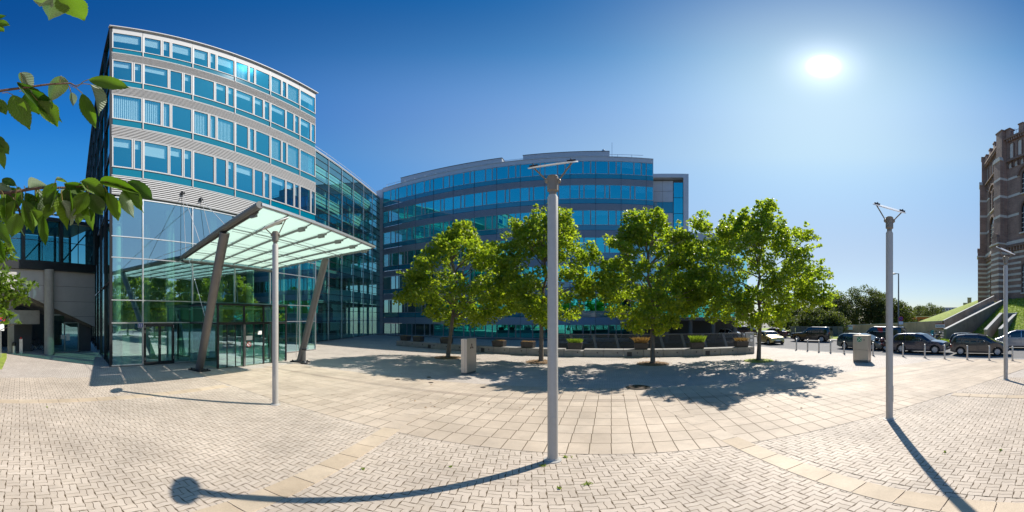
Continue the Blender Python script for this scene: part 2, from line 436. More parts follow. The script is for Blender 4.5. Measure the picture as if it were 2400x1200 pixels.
plaza = MB(); plaza.prism([(-62,-30),(20.7,-30),(20.7,27.3),(12,34),(-62,62)], -.05, -.012)
plaza = plaza.build('plaza_paving', far_paver_m); tag(plaza, kind='structure')
bd = MB()
us = np.linspace(-15.6, 20.5, 30)
poly = [warp(u, ZONE0)[:2] for u in us]+[warp(u, ZONE1)[:2] for u in us[::-1]]
o = MB().prism([(-24,-6),(-16.3,-6),(-16.6,.1),(-21.4,.45),(-24,.5)], -.02, .012).build('lawn', grass_ground); tag(o, kind='structure')
# kerb stones of the plaza along the road
km = MB().box(-.1,.1,-.49,.49,-.05,.0).mesh('kerb_stone', concrete_light)
for i in range(40):
    o = link('kerb_stone', km, plaza); o.location = (20.82, -10+i*1.0, .004)

# ---- square slabs of the wide path
PU, PV = .415, .59
slabs = []
nv = 0; v = ZONE0; rows = []
while v < ZONE1-.3:
    rows.append((v, PV, slab_m)); v += PV
    if abs(v-(ZONE0+PV*7)) < .01: rows.append((v, .26, dark_slab_m)); v += .26
for v, h, m_ in rows:
    for i in range(int(-15.5/PU), int(20.3/PU)):
        u = i*PU; c = warp(u+PU/2, v+h/2)
        a = c.x*AX.x+c.y*AX.y
        if c.x > 20.4 or (c.x < -11.9 and c.y > 9) or c.x < -14: continue
        slabs.append((c.length, u, v, h, m_))
for d_, u, v, h, m_ in slabs: bd.quad(warp(u,v,-.0019), warp(u+PU,v,-.0019), warp(u+PU,v+h,-.0019), warp(u,v+h,-.0019))
slabs.sort(key=lambda s: s[0])
def slab_mesh(w, h, m_, name):
    b = MB(); e = .006; c = .003
    b.hexa([(-w/2+e,-h/2+e,-.02),(w/2-e,-h/2+e,-.02),(w/2-e,h/2-e,-.02),(-w/2+e,h/2-e,-.02),(-w/2+e+c,-h/2+e+c,0),(w/2-e-c,-h/2+e+c,0),(w/2-e-c,h/2-e-c,0),(-w/2+e+c,h/2-e-c,0)])
    return b.mesh(name, m_)
sm = {('s'): slab_mesh(PU, PV, slab_m, 'slab'), ('d'): slab_mesh(PU, .26, dark_slab_m, 'slab')}
cnt = 0; rest = {slab_m.name: MB(), dark_slab_m.name: MB()}
for d, u, v, h, m_ in slabs:
    c = warp(u+PU/2, v+h/2, U(-.0006,.0006)); rz = atan2(UX.y, UX.x)-2*KA*(u+PU/2-UC)
    if cnt < 300 and c.y > 0:
        o = link('slab', sm['d' if m_ is dark_slab_m else 's'], plaza); o.location = c; o.rotation_euler = (U(-.001,.001), U(-.001,.001), rz); cnt += 1
    else:
        e = .004; q = rest[m_.name]; z = U(-.0006,.0006)
        lo = [warp(u+e, v+e, -.02), warp(u+PU-e, v+e, -.02), warp(u+PU-e, v+h-e, -.02), warp(u+e, v+h-e, -.02)]
        q.hexa(lo+[p+Vector((0,0,.02+z)) for p in lo])
rest[slab_m.name].build('slab_field', slab_m, plaza, fix=False, stuff=True)
rest[dark_slab_m.name].build('dark_slab_field', dark_slab_m, plaza, fix=False, stuff=True)

# ---- bands of long slabs between the paver fields
bm_ = slab_mesh(2*BW, .62, band_m, 'band_slab'); bm2_ = slab_mesh(2*BW, .62, slab_m, 'band_slab')
for a in BANDS:
    b = -1.9
    while b < 14:
        c = ab(a, b+.31); u, v = unwarp(c.x, c.y)
        lim = ZONE0+PV*7-.3 if a in (BANDS[1], BANDS[2]) else ZONE0-.35
        if v < lim and c.x > -16:
            o = link('band_slab', bm_ if v < ZONE0+.2 else bm2_, plaza); o.location = (c.x, c.y, .0045+U(-.0006,.0006)); o.rotation_euler = (0,0,BA+U(-.004,.004))
        b += .62

# ---- wavy interlocking pavers laid in pairs
def paver_outline(a0, a1, b0, b1, n=4, g_=.0040):
    A = .0085; pts = []
    def wa(a, b): return (a, b+A*sin(2*pi*a/.2))      # edge along a
    def wb(a, b): return (a+A*sin(2*pi*b/.2), b)
    a0 += g_; a1 -= g_; b0 += g_; b1 -= g_
    for i in range(n): pts.append(wa(a0+(a1-a0)*i/n, b0))
    for i in range(n): pts.append(wb(a1, b0+(b1-b0)*i/n))
    for i in range(n): pts.append(wa(a1+(a0-a1)*i/n, b1))
    for i in range(n): pts.append(wb(a0, b1+(b0-b1)*i/n))
    return np.array(pts)
def paver_verts(o, chamfer=True):
    n = len(o); c = o.mean(0); top = c+(o-c)*np.array([.985,.97]) if np.ptp(o[:,0])>np.ptp(o[:,1]) else c+(o-c)*np.array([.97,.985])
    v = [np.c_[o, np.full(n,-.014)], np.c_[o, np.full(n,-.0018)], np.c_[top, np.zeros(n)]]
    f = []
    for k in range(2):
        for i in range(n): j = (i+1)%n; f.append((k*n+i, k*n+j, (k+1)*n+j, (k+1)*n+i))
    f.append(tuple(range(2*n, 3*n)))
    return np.concatenate(v), f
hv, pf = paver_verts(paver_outline(0,.2,0,.1)); vv, _ = paver_verts(paver_outline(0,.1,0,.2))
def pm(v):
    me = bpy.data.meshes.new('paver'); me.from_pydata([tuple(q) for q in v], [], pf); me.materials.append(paver_m); return me
pmesh = {0: pm(hv), 1: pm(vv)}
pav = []
for i in range(-72, 75):
    for j in range(-9, 62):
        a, b = i*.2, j*.2
        c = ab(a+.1, b+.1); u, v = unwarp(c.x, c.y)
        if v > ZONE0+.16 or c.length > 14.2: continue
        under = v > ZONE0-.17
        if any(abs(a+.1-q) < BW-.07 for q in BANDS): continue
        if any(abs(a+.1-q) < BW+.12 for q in BANDS): under = True
        k = (i+j) % 2
        for s in (0, 1):
            pav.append((c.length, a+(s*.1 if k else 0), b+(0 if k else s*.1), k, c.y, -.0045 if under else 0.0))
        zb_ = -.009 if under else -.0011
        bd.quad(ab(a,b,zb_), ab(a+.2,b,zb_), ab(a+.2,b+.2,zb_), ab(a,b+.2,zb_))
pav.sort(key=lambda s: s[0])
bd.build('joint_bed', bed_m, plaza, fix=False)
rest = {0: [], 1: []}; cnt = 0
for d, a, b, k, y, zu in pav:
    if cnt < 300 and y > .6:
        o = link('paver', pmesh[k], plaza); o.location = ab(a, b, zu+U(-.0005,.0005)); o.rotation_euler = (U(-.002,.002), U(-.002,.002), BA); cnt += 1
    else: rest[k].append((a, b, zu))
def fast_mesh(name, verts, faces_flat, counts, m_):
    me = bpy.data.meshes.new(name)
    me.vertices.add(len(verts)); me.vertices.foreach_set('co', np.asarray(verts, np.float32).ravel())
    me.loops.add(len(faces_flat)); me.loops.foreach_set('vertex_index', np.asarray(faces_flat, np.int32))
    st = np.concatenate([[0], np.cumsum(counts)[:-1]]).astype(np.int32)
    me.polygons.add(len(counts)); me.polygons.foreach_set('loop_start', st)
    me.update(calc_edges=True); me.validate()
    me.polygons.foreach_set('use_smooth', np.zeros(len(counts), bool))
    if m_: me.materials.append(m_)
    return me
def scatter_mesh(name, base, faces, xf, m_):
    """base verts (n,3), xf: array (k,n,3) already transformed"""
    k, n = xf.shape[:2]
    flat = np.concatenate([np.array(f) for f in faces]); cn = np.array([len(f) for f in faces])
    ff = (flat[None,:]+(np.arange(k)*n)[:,None]).ravel()
    return fast_mesh(name, xf.reshape(-1,3), ff, np.tile(cn, k), m_)
for k, base in ((0, hv), (1, vv)):
    p = np.array(rest[k]); n = len(p)
    p[:,2] += rng.uniform(-.0005,.0005,n); L = base[None,:,:]+p[:,None,:]
    X = L[...,0]*AX.x+L[...,1]*AY.x; Y = L[...,0]*AX.y+L[...,1]*AY.y
    me = scatter_mesh('paver_field', base, pf, np.stack([X,Y,L[...,2]],-1), paver_m)
    tag(link('paver_field', me, plaza), kind='stuff')

# ---- covers and drains let into the paving
cast = mat('cast_iron', (.06,.045,.035), .6, .6, bump=.4, bscale=60)
t = thing('manhole_cover', 'dark round manhole cover in the slabs in the tree shade', 'manhole cover', (4.58,11.26,.0), 0)
MB().lathe([(.36,.0),(.36,.012),(.33,.014)], 28).build('lid', cast, t)
MB().lathe([(.47,.0),(.47,.006),(.37,.008),(.365,.001)], 28).build('rim', dark_frame, t)
dm_ = MB().lathe([(.10,0),(.10,.008),(.085,.010),(.08,.006)], 18).mesh('drain', cast)
for (x, y), lb in zip([(932,889),(1010,897),(1132,908),(1005,884)], ['small round metal ground light nearest the entrance canopy','small round ground light left of the steel stele','small round ground light just right of the steel stele','small round ground light farthest back, left of the stele']):
    d = EYE/tan((y-745)/720); o = link('ground_light', dm_); o.location = at(x, d, .002)
    tag(o, lb, 'ground light', 'ground lights in the plaza')

# ---- small weeds in the joints, and a few fallen leaves
def weed_mesh():
    r = np.random.default_rng(77); P = []
    spots = [(1377,1135,.05),(1325,1072,.05),(1275,1092,.05),(1310,1145,.02),(2215,1060,.025),(2345,1055,.03),(850,1100,.02),(1055,1095,.02),(110,955,.02)]
    for x, y, s in spots:
        d = EYE/tan((y-745)/720); p = at(x, d)
        k = int(8+s*330); P.append(np.c_[p.x+r.normal(size=k)*s*.6, p.y+r.normal(size=k)*s*.45, np.full(k,-.004)])
    return np.concatenate(P)
wp = weed_mesh(); wn = len(wp); wv = np.array([(-.006,0,0),(.006,0,0),(.010,.012,.6),(0,.03,1.0),(-.010,.012,.6)])
wa = rng.uniform(0,2*pi,wn); wh = rng.uniform(.015,.05,wn); wx = np.empty((wn,5,3)); wl = rng.uniform(.3,1.6,wn)
for q in range(5):
    lx, ly, lz = wv[q]; ly = ly*wl
    wx[:,q,0] = wp[:,0]+lx*np.cos(wa)-ly*np.sin(wa); wx[:,q,1] = wp[:,1]+lx*np.sin(wa)+ly*np.cos(wa); wx[:,q,2] = wp[:,2]+lz*wh
tag(link('weeds', scatter_mesh('weeds', wv, [(0,1,2,3,4)], wx, grass_m)), 'small green weeds growing in the paving joints', 'weeds', kind='stuff')
ln = 130; lx_ = np.concatenate([rng.normal(1505,26,80), rng.uniform(900,1900,50)]); ly_ = np.concatenate([rng.normal(838.5,1.2,80), rng.uniform(845,960,50)])
lp = np.array([at(x, EYE/tan((y-745)/720), .012) for x, y in zip(lx_, ly_)]); lv = np.array([(0,-.5,0),(.33,0,.12),(0,.55,.04),(-.33,0,.15)])
la = rng.uniform(0,2*pi,ln); ls = rng.uniform(.05,.11,ln); lX = np.empty((ln,4,3))
for q in range(4): lX[:,q,0] = lp[:,0]+(lv[q,0]*np.cos(la)-lv[q,1]*np.sin(la))*ls; lX[:,q,1] = lp[:,1]+(lv[q,0]*np.sin(la)+lv[q,1]*np.cos(la))*ls; lX[:,q,2] = lp[:,2]+lv[q,2]*ls
dry_leaf = leafmat('dry_leaf', (.22,.11,.04), (.34,.20,.07), (1,.8,.4), tw=.2)
tag(link('fallen_leaves', scatter_mesh('fallen_leaves', lv, [(0,1,2,3)], lX, dry_leaf)), 'dry brown leaves blown against the bench wall and over the slabs', 'fallen leaves', kind='stuff')
# ================================================================== buildings
def pane_mesh(w, h, m_, th=.016, tilt=.004):
    """a pane in local x-z, its outer face towards -y, corners a few mm out of true so reflections break"""
    r = [U(-tilt, tilt) for _ in range(3)]; r.append(r[1]+r[2]-r[0])
    b = MB()
    b.hexa([(0,r[0],0),(w,r[1],0),(w,r[1]+th,0),(0,r[0]+th,0),(0,r[2],h),(w,r[3],h),(w,r[3]+th,h),(0,r[2]+th,h)])
    return b.mesh('pane', m_)
def pane(parent, x, y, z, w, h, m_, rz=0.0, tilt=.004, name='pane'):
    o = link(name, pane_mesh(w, h, m_, tilt=tilt), parent); o.location = (x, y, z); o.rotation_euler = (0,0,rz); return o
FRAMES = {}
def frame_mesh(w, h, t, d, m_):
    k = (round(w,3), round(h,3), t, d, m_.name)
    if k not in FRAMES:
        b = MB(); b.box(0,t,-d,.05,0,h); b.box(w-t,w,-d,.05,0,h); b.box(t,w-t,-d+.004,.05,0,t); b.box(t,w-t,-d+.004,.05,h-t,h)
        FRAMES[k] = b.mesh('window', m_)
    return FRAMES[k]
BL = {}
def blind_mesh(w, h, kind):
    k = (round(w,2), round(h,2), kind)
    if k not in BL:
        b = MB()
        if kind == 'roll': b.box(.03,w-.03,.12,.128,0,h); b.box(.02,w-.02,.10,.15,h-.05,h)
        else:
            n = max(2, int(w/.11))
            for i in range(n):
                x = .03+(w-.06)*i/n; b.hexa([(x,.10,0),(x+.10,.15,0),(x+.102,.156,0),(x+.002,.106,0),(x,.10,h),(x+.10,.15,h),(x+.102,.156,h),(x+.002,.106,h)])
        BL[k] = b.mesh('blind', blind_white)
    return BL[k]
def window(parent, x, z, w, h, gm, fm, t=.055, d=.05, blind=None, bh=.4, y=0.0):
    o = link('window', frame_mesh(w, h, t, d, fm), parent); o.location = (x, y, z)
    pane(o, t-.01, 0, t-.01, w-2*t+.02, h-2*t+.02, gm)
    if blind:
        hh = bh if blind == 'roll' else h-2*t
        q = link('blind', blind_mesh(w-2*t, hh, blind), o); q.location = (t, 0, h-t-hh)
    return o
def louvres(parent, fr, s0, s1, z0, z1, pitch, m_):
    b = MB(); n = max(1, int(round((z1-z0)/pitch))); p = (z1-z0)/n
    for i in range(n):
        z = z0+i*p
        b.hexa([fr.p(s0,.07,z+.012),fr.p(s1,.07,z+.012),fr.p(s1,.05,z+.012),fr.p(s0,.05,z+.012),fr.p(s0,.035,z+p*.72),fr.p(s1,.035,z+p*.72),fr.p(s1,.012,z+p*.72),fr.p(s0,.012,z+p*.72)])
    b.build('louvre', m_, parent, stuff=True)
    MB().fbox(fr, s0, s1, -.03, .008, z0, z1).build('louvre_backing', louvre_back, parent)

# ------------------------------------------------ the tower on the left
TP = Vector((-16.45, 5.85, 0)); TT = Vector((.0697, .9976, 0)); TL = 16.4; TRZ = atan2(TT.y, TT.x)
tower = thing('office_tower', 'tall teal glass office tower with white window frames and louvre bands beside the canopy', 'office building', TP, TRZ)
F0 = Fr((0,0), (1,0))
bays = [0, 1.8, 4.95, 8.1, 11.25, 14.4, TL]
TOP = 27.1; DEEP = 9.0
def lrow(s0, s1, odd):
    w = s1-s0
    if w < 2.3:
        if odd: return [(0, w, 'w')]
        return [(0, w*.68, 'w'), (w*.70, w*.3, 'n')]
    if odd: return [(0, w*.36, 's'), (w*.37, w*.17, 'n'), (w*.55, w*.45, 'w')]
    return [(0, w*.50, 'w'), (w*.51, w*.29, 's'), (w*.81, w*.19, 'n')]
modes = ['mix', 'roll', 'vert', 'roll']
for r in range(4):
    head = 26.2-3.9*r; sill = head-2.33; sp = sill-.62; lo = sp-(.95 if r < 3 else 1.28)
    for bi in range(6):
        s0, s1 = bays[bi]+.03, bays[bi+1]-.03
        for (x, w, kd) in lrow(s0, s1, r % 2 == 0):
            bl = None; q = random.random(); bh = .75
            if modes[r] == 'roll' and q < .8: bl = 'roll'; bh = random.choice((.55,.62,.62,1.0))
            elif modes[r] == 'vert' and q < .75: bl = 'vert'
            elif modes[r] == 'mix':
                bl = 'roll' if (bi < 3 or q < .45) else ('vert' if q < .8 else None); bh = random.choice((1.1, 1.1, .5))
            window(tower, s0+x, sill, w, head-sill, g_tower, white_frame, t=.07, blind=bl, bh=bh)
        MB().box(s0+.04, s1-.04, -.015, .02, sp+.03, sill-.02).build('spandrel_panel', teal_panel, tower)
    MB().box(0, TL, -.06, .06, sill-.02, sill+.0).box(0, TL, -.055, .06, sp-.03, sp+.03).box(0, TL, -.05, .06, lo-.02, lo+.03).build('transom', white_frame, tower)
    for s in bays[1:-1]: MB().box(s-.03, s+.03, -.075, .05, sp, head).build('mullion', white_frame, tower)
    louvres(tower, F0, 0, TL, lo+.03, sp-.03, .135, alu_louvre)
    # the storey behind
    MB().prism([(.35,.35),(TL-.2,.35),(TL-.2,DEEP),(1.95,DEEP)], sp-.25, sp+.02).build('floor_slab', slab_floor, tower)
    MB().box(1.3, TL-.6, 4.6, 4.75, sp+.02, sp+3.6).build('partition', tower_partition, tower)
# fascia and coping
MB().box(0, TL, -.02, .2, 26.23, 27.0).build('fascia', alu_louvre, tower)
for s in bays[1:-1]: MB().box(s-.012, s+.012, -.03, -.021, 26.23, 27.0).build('fascia_joint', dark_frame, tower)
MB().box(-.15, TL+.18, -.2, .1, 27.0, 27.10).build('coping', white_frame, tower)
# side wall receding to the left, right-hand return and rear
sd = Vector((-.975, .222, 0)); ca, sa = cos(-TRZ), sin(-TRZ)
sdl = (sd.x*ca-sd.y*sa, sd.x*sa+sd.y*ca)
FS = Fr((sdl[0]*34, sdl[1]*34), (-sdl[0], -sdl[1]))           # from far end to the corner
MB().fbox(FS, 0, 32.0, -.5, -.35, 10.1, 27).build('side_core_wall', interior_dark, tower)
for r in range(5):
    z0 = 10.1+3.4*r
    for i in range(11):
        MB().fbox(FS, i*3.09+.06, i*3.09+3.03, -.05, -.03, z0+1.25, z0+3.3).build('side_pane', g_office, tower)
        MB().fbox(FS, i*3.09+.06, i*3.09+3.03, -.05, -.02, z0+.05, z0+1.2).build('side_spandrel', blue_panel, tower)
b = MB()
for i in range(12): b.fbox(FS, i*3.09-.04, i*3.09+.04, -.06, .10, 0, 27)
for r in range(6): b.fbox(FS, 0, 33.95, -.06, .04, 10.05+3.4*r, 10.15+3.4*r)
b.build('side_frame', dark_frame, tower)
MB().prism([(-.1,.1),(TL+.2,.1),(TL+.2,DEEP),(sdl[0]*34+7,sdl[1]*34),(sdl[0]*34-.15,sdl[1]*34)], 26.98, 27.1).build('roof', dark_frame, tower)
for i in range(11):
    MB().fbox(FS, i*3.09+.05, i*3.09+3.04, -.05, -.03, .08, 4.9).build('side_lobby_pane', g_dark, tower)
    MB().fbox(FS, i*3.09+.05, i*3.09+3.04, -.05, -.03, 5.0, 10.0).build('side_lobby_pane', g_dark, tower)
b = MB(); b.fbox(FS, 0, 33.95, -.06, .05, 4.9, 5.0); b.fbox(FS, 0, 33.95, -.06, .06, 0, .08); b.build('side_rail', dark_frame, tower)
MB().box(TL-.1, TL, .02, DEEP, 10.1, 27).build('end_wall', g_link, tower)
MB().box(TL-.5, TL-.4, .4, DEEP, 0, 27).build('end_core_wall', interior_wall, tower)
MB().box(2.0, TL-.6, DEEP-.2, DEEP, 0, 26.9).build('rear_wall', interior_wall, tower)
# glass lobby wall below
LZ = [0.06, 2.51, 3.82, 6.3, 7.58, 10.06]
for bi in range(6):
    s0, s1 = bays[bi]+.03, bays[bi+1]-.03
    for k in range(5):
        if k < 2 and 2 <= bi <= 2: continue                  # the vestibule opens here
        if k == 0 and bi == 1:
            continue
        pane(tower, s0, 0, LZ[k]+.03, s1-s0, LZ[k+1]-LZ[k]-.06, g_lobby, tilt=.006)
b = MB()
for k, z in enumerate(LZ): b.box(0, TL, -.05, .05, z-.03, z+.03)
b.build('lobby_transom', alu, tower)
b = MB()
for s in bays[1:]: b.box(s-.035, s+.035, -.055, .12, 0, 10.1)
b.box(0,.04,-.03,.04,0,10.1)
b.build('lobby_mullion', alu, tower)
# glazed double door with a fixed light beside it
b = MB(); x0 = 1.86
for x in (x0, x0+.12+.78, x0+1.74): b.box(x, x+.12, -.07, .06, .02, 2.48)
b.box(x0+.12, x0+.9, -.066, .056, 2.28, 2.48); b.box(x0+1.02, x0+1.74, -.066, .056, 2.28, 2.48)
b.box(x0+.12, x0+.9, -.066, .056, .02, .2); b.box(x0+1.02, x0+1.74, -.066, .056, .02, .2)
door = b.build('door', dark_frame, tower)
pane(door, x0+.12, 0, .2, .78, 2.08, g_lobby); pane(door, x0+1.02, 0, .2, .72, 2.08, g_lobby)
MB().bar((x0+.93,-.12,1.0),(x0+.93,-.12,1.2),.03).bar((x0+.93,-.12,1.1),(x0+.93,-.06,1.1),.025).build('handle', alu, door)
for (xx, zz) in ((x0+.04,2.2),(x0+.04,1.9),(x0+1.8,2.2),(x0+.04,.3),(x0+1.8,.3)): MB().box(xx-.015,xx+.015,-.09,-.07,zz,zz+.17).build('hinge', alu, door)
pane(tower, x0+1.88, 0, .09, bays[2]-.05-x0-1.88, 2.38, g_lobby)
sg = MB().box(1.5,1.8,-.075,-.06,2.22,2.5).build('number_sign', print_white, tower)
MB().box(1.515,1.785,-.08,-.075,2.235,2.485).build('number_face', print_blue, sg)
b = MB(); b.box(1.575,1.605,-.084,-.08,2.28,2.44); b.build('digit', print_white, sg)
b = MB(); b.box(1.705,1.73,-.084,-.08,2.28,2.44)
for z in (2.28,2.35,2.42): b.box(1.645,1.705,-.084,-.08,z,z+.022)
b.build('digit', print_white, sg)
# lobby inside
MB().prism([(.3,.1),(TL-.6,.1),(TL-.6,DEEP-.3),(1.9,DEEP-.3)], -.011, .004).build('lobby_floor', mat('lobby_floor', (.42,.42,.40), .25, var=.05), tower)
MB().prism([(.3,.12),(TL-.2,.12),(TL-.2,DEEP),(1.9,DEEP)], 10.1, 10.25).build('lobby_ceiling', interior_wall, tower)
MB().box(2.0, 6.0, 6.0, 6.2, 0, 3.4).box(8.0, TL-1, 7.0, 7.2, 0, 10).build('lobby_wall', interior_wall, tower)
MB().box(2.5, TL-1, 5.6, DEEP-.3, 3.6, 3.9).build('gallery_floor', interior_wall, tower)
b = MB()
for i in range(9): b.box(2.5+i*1.45, 2.54+i*1.45, 5.6, 5.64, 3.9, 4.9)
b.box(2.5, TL-1, 5.59, 5.65, 4.88, 4.94); b.build('gallery_rail', alu, tower)
for s, d in ((.75,1.3),(4.1,1.3),(7.3,1.3),(10.5,1.3),(13.7,1.3),(4.1,5.2),(10.5,5.2),(15.6,1.1)):
    MB().lathe([(.27,0),(.27,10.1)], 20, (s,d,0)).build('lobby_column', column_pale, tower, smooth=True)
MB().box(5.2,7.6,3.6,4.3,0,1.1).box(5.1,7.7,3.5,4.4,1.1,1.15).build('reception_desk', interior_wall, tower)

# entrance vestibule: a glass box in front of the lobby
VX0, VX1, VD = 4.75, 9.75, 3.0
ves = thing('entrance_vestibule', 'dark framed glass entrance vestibule with sliding doors under the canopy', 'entrance', TP+TT*VX0, TRZ)
VL = VX1-VX0
b = MB()
for x in (0, 1.72, 3.15, VL): b.box(x-.05, x+.05, -VD-.03, -VD+.07, 0, 3.6)
for x0_, x1_ in ((.05,1.67),(1.77,3.1),(3.2,VL-.05)): b.box(x0_, x1_, -VD-.025, -VD+.065, 3.5, 3.6); b.box(x0_, x1_, -VD-.06, -VD+.065, 2.42, 2.56)
for x in (0, VL): b.box(x-.045,x+.045,-VD+.07,-.1,3.5,3.6); b.box(x-.045,x+.045,-VD+.07,-.1,2.44,2.54); b.box(x-.045,x+.045,-1.55,-1.45,0,2.44)
b.build('frame', dark_frame, ves)
MB().box(-.1, VL+.1, -VD-.08, -.08, 3.6, 3.68).build('roof', g_dark, ves)
MB().box(.1, VL-.1, -VD+.1, -.1, 3.36, 3.40).build('ceiling_blind', blind_white, ves)
for x0_, x1_ in ((.05,1.67),(1.77,3.1),(3.2,VL-.05)):
    pane(ves, x0_, -VD, 2.56, x1_-x0_, .94, g_lobby)
for x0_, x1_ in ((.05,.55),(.62,1.1),(1.17,1.67),(1.77,2.4),(2.47,3.1),(3.2,3.75),(3.82,4.35),(4.42,VL-.05)):
    MB().box(x1_-.005, x1_+.045, -VD-.01, -VD+.04, .03, 2.42).build('door_stile', dark_frame, ves)
    pane(ves, x0_, -VD, .05, x1_-x0_, 2.37, g_lobby)
for x in (1.66, 3.78): MB().box(x-.06,x+.06,-VD-.14,-VD-.031,0,2.42).build('door_post', steel_grey, ves)
for x in (0, VL):
    for (d0, d1) in ((-VD+.07,-1.55),(-1.45,-.1)):
        pane(ves, x, d0 if x else d1, .05, d1-d0, 2.39, g_lobby, rz=pi/2 if x else -pi/2)
        pane(ves, x, d0 if x else d1, 2.54, d1-d0, .96, g_lobby, rz=pi/2 if x else -pi/2)
MB().lathe([(.17,-.004),(.17,0)], 24, (0,0,0), 'y').build('no_smoking_sign', print_white, ves).location = (2.05,-VD-.012,1.25)
sgn = [c for c in ves.children if c.name.startswith('no_smoking')][0]
b = MB()
for j in range(20):
    a0, a1 = 2*pi*j/20, 2*pi*(j+1)/20; b.hexa([(.13*cos(a0),-.008,.13*sin(a0)),(.13*cos(a1),-.008,.13*sin(a1)),(.13*cos(a1),-.005,.13*sin(a1)),(.13*cos(a0),-.005,.13*sin(a0)),(.17*cos(a0),-.008,.17*sin(a0)),(.17*cos(a1),-.008,.17*sin(a1)),(.17*cos(a1),-.005,.17*sin(a1)),(.17*cos(a0),-.005,.17*sin(a0))])
b.bar((-.1,-.007,.1),(.1,-.007,-.1),.03,.004,up=(0,1,0)); b.build('prohibition_ring', print_red, sgn)
MB().bar((-.07,-.0055,-.0),(.07,-.0055,0),.03,.002,up=(0,1,0)).build('cigarette', print_black, sgn)
MB().box(1.85,2.3,-VD-.016,-VD-.012,1.5,1.75).build('notice', print_white, ves)
MB().box(2.7,3.0,-VD-.016,-VD-.012,1.8,2.02).build('door_notice', print_white, ves)

# ------------------------------------------------ the glass link in the corner
LP = Vector((-19.75, 22.0, 0)); LD = Vector((-20.62, 48.1, 0))-LP; LL = LD.length; LRZ = atan2(LD.y, LD.x)
linkb = thing('glass_link', 'dark green glass curtain wall link in the corner between tower and office block', 'office building', LP, LRZ)
NB = 8; bw_ = LL/NB; LTOP = 24.2
b = MB(); 
for i in range(NB+1): b.box(i*bw_-.035, i*bw_+.035, -.08, .06, 0, LTOP)
b.build('mullion', alu, linkb)
zs = [.1, 2.4, 3.7]+[3.7+1.02*k for k in range(1, 21)]
zs = [z for z in zs if z < LTOP-.3]+[LTOP-.15]
b = MB()
for z in zs: b.box(0, LL, -.05, .05, z-.025, z+.025)
b.build('transom', dark_frame, linkb)
for i in range(NB):
    for k in range(len(zs)-1):
        q = pane(linkb, i*bw_+.04, 0, zs[k]+.025, bw_-.08, zs[k+1]-zs[k]-.05, g_link, tilt=.005)
for k in range(5): MB().box(.1, LL-.1, .3, 6, 4.6+3.9*k, 4.95+3.9*k).build('floor_slab', interior_wall, linkb)
for k in range(6):
    for i in range(NB):
        if random.random() < .62: MB().box(i*bw_+.1, (i+1)*bw_-.1, .22, .24, 5.0+3.9*k-.0, 5.0+3.9*k+1.6 if 5+3.9*k+1.6 < 24 else 24).build('blind', blind_white, linkb)
for i in range(NB): MB().lathe([(.2,0),(.2,24)], 14, (i*bw_+.9,1.1,0)).build('column', column_pale, linkb, smooth=True)
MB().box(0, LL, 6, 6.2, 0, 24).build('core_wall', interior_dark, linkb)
MB().box(0, LL-.4, -.12, 7, LTOP, LTOP+.12).build('roof', white_frame, linkb)
MB().box(0, LL-.4, -.09, .1, LTOP-.14, LTOP-.01).build('roof_edge', alu, linkb)
b = MB()
for i in range(NB+1): b.bar((min(i*bw_,LL-.5),.3,LTOP+.1),(min(i*bw_,LL-.5),.3,LTOP+1.0),.04)
b.bar((0,.3,LTOP+1.0),(LL-.5,.3,LTOP+1.0),.04); b.build('roof_rail', alu, linkb)
for i, (z0, z1, m_) in enumerate([(1.2,2.3,'a'),(4.0,4.5,'b'),(2.5,4.0,'a')]):
    MB().box(bw_*3.2+i*.3, bw_*3.9+i*.5, .10, .12, z0, z1).build('notice_board', blind_white, linkb)

# ------------------------------------------------ the long curved office block
OP = Vector((-20.69, 48.16, 0)); OD = Vector((17.2, 37.18, 0))-OP; OL = OD.length; ORZ = atan2(OD.y, OD.x)
office = thing('office_block', 'long blue glass office block with grey louvre bands behind the plaza trees', 'office building', OP, ORZ)
OT = 26.0
ob = [.75+3.15*i for i in range(13)]
if OL-ob[-1] > .6: ob.append(OL)
def sag(s): return -.55*(1-((s-OL/2)/(OL/2))**2)          # the front bows towards the plaza
def seg(s0, s1):
    """local frame of one straight bay of the bowed front"""
    return Fr((s0, sag(s0)), (s1-s0, sag(s1)-sag(s0))), hypot(s1-s0, sag(s1)-sag(s0)), atan2(sag(s1)-sag(s0), s1-s0)
for bi in range(len(ob)-1):
    fr, w, ang = seg(ob[bi], ob[bi+1])
    for r in range(7):
        head = 25.3-3.9*r; sill = head-(2.15 if r < 6 else 1.85); sp = sill-.75; lo = head-3.9+.02
        if w < 1.0: parts = [(0, w, 'w')]
        else: parts = lrow(0, w, r % 2 == 1)
        for (x, ww, kd) in parts:
            bl = None; q = random.random(); bh = .8
            if bi > 8 and q < .6: bl, bh = 'roll', random.choice((.7,1.0))
            elif q < .3: bl = 'vert'
            o = window(office, 0, 0, ww-.02, head-sill, g_office if r < 4 or bi > 2 else g_dark, grey_panel, t=.045, d=.03, blind=bl, bh=bh)  # lower left panes take darker glass, standing in for dark reflections
            p = fr.p(x+.01, 0, sill); o.location = p; o.rotation_euler = (0,0,ang)
        if r < 6:
            MB().fbox(fr, .015, w-.015, -.02, .02, sp+.02, sill-.02).build('spandrel_panel', blue_panel, office)
            louvres(office, fr, 0, w, lo, sp-.02, .12, grey_louvre)
        MB().fbox(fr, 0, w, -.05, .05, sill-.02, sill).build('transom', grey_panel, office)
    MB().fbox(fr, -.02, .02, -.05, .06, 0, 25.3).build('mullion', dark_frame, office)
    MB().fbox(fr, 0, w, -.1, .05, 25.32, OT).build('fascia', grey_panel, office)
    MB().fbox(fr, 0, w, -.6, .12, OT, OT+.1).build('coping', grey_panel, office)
MB().box(-.6, .72, -.12, .3, 0, OT-.1).build('corner_pier', grey_panel, office)
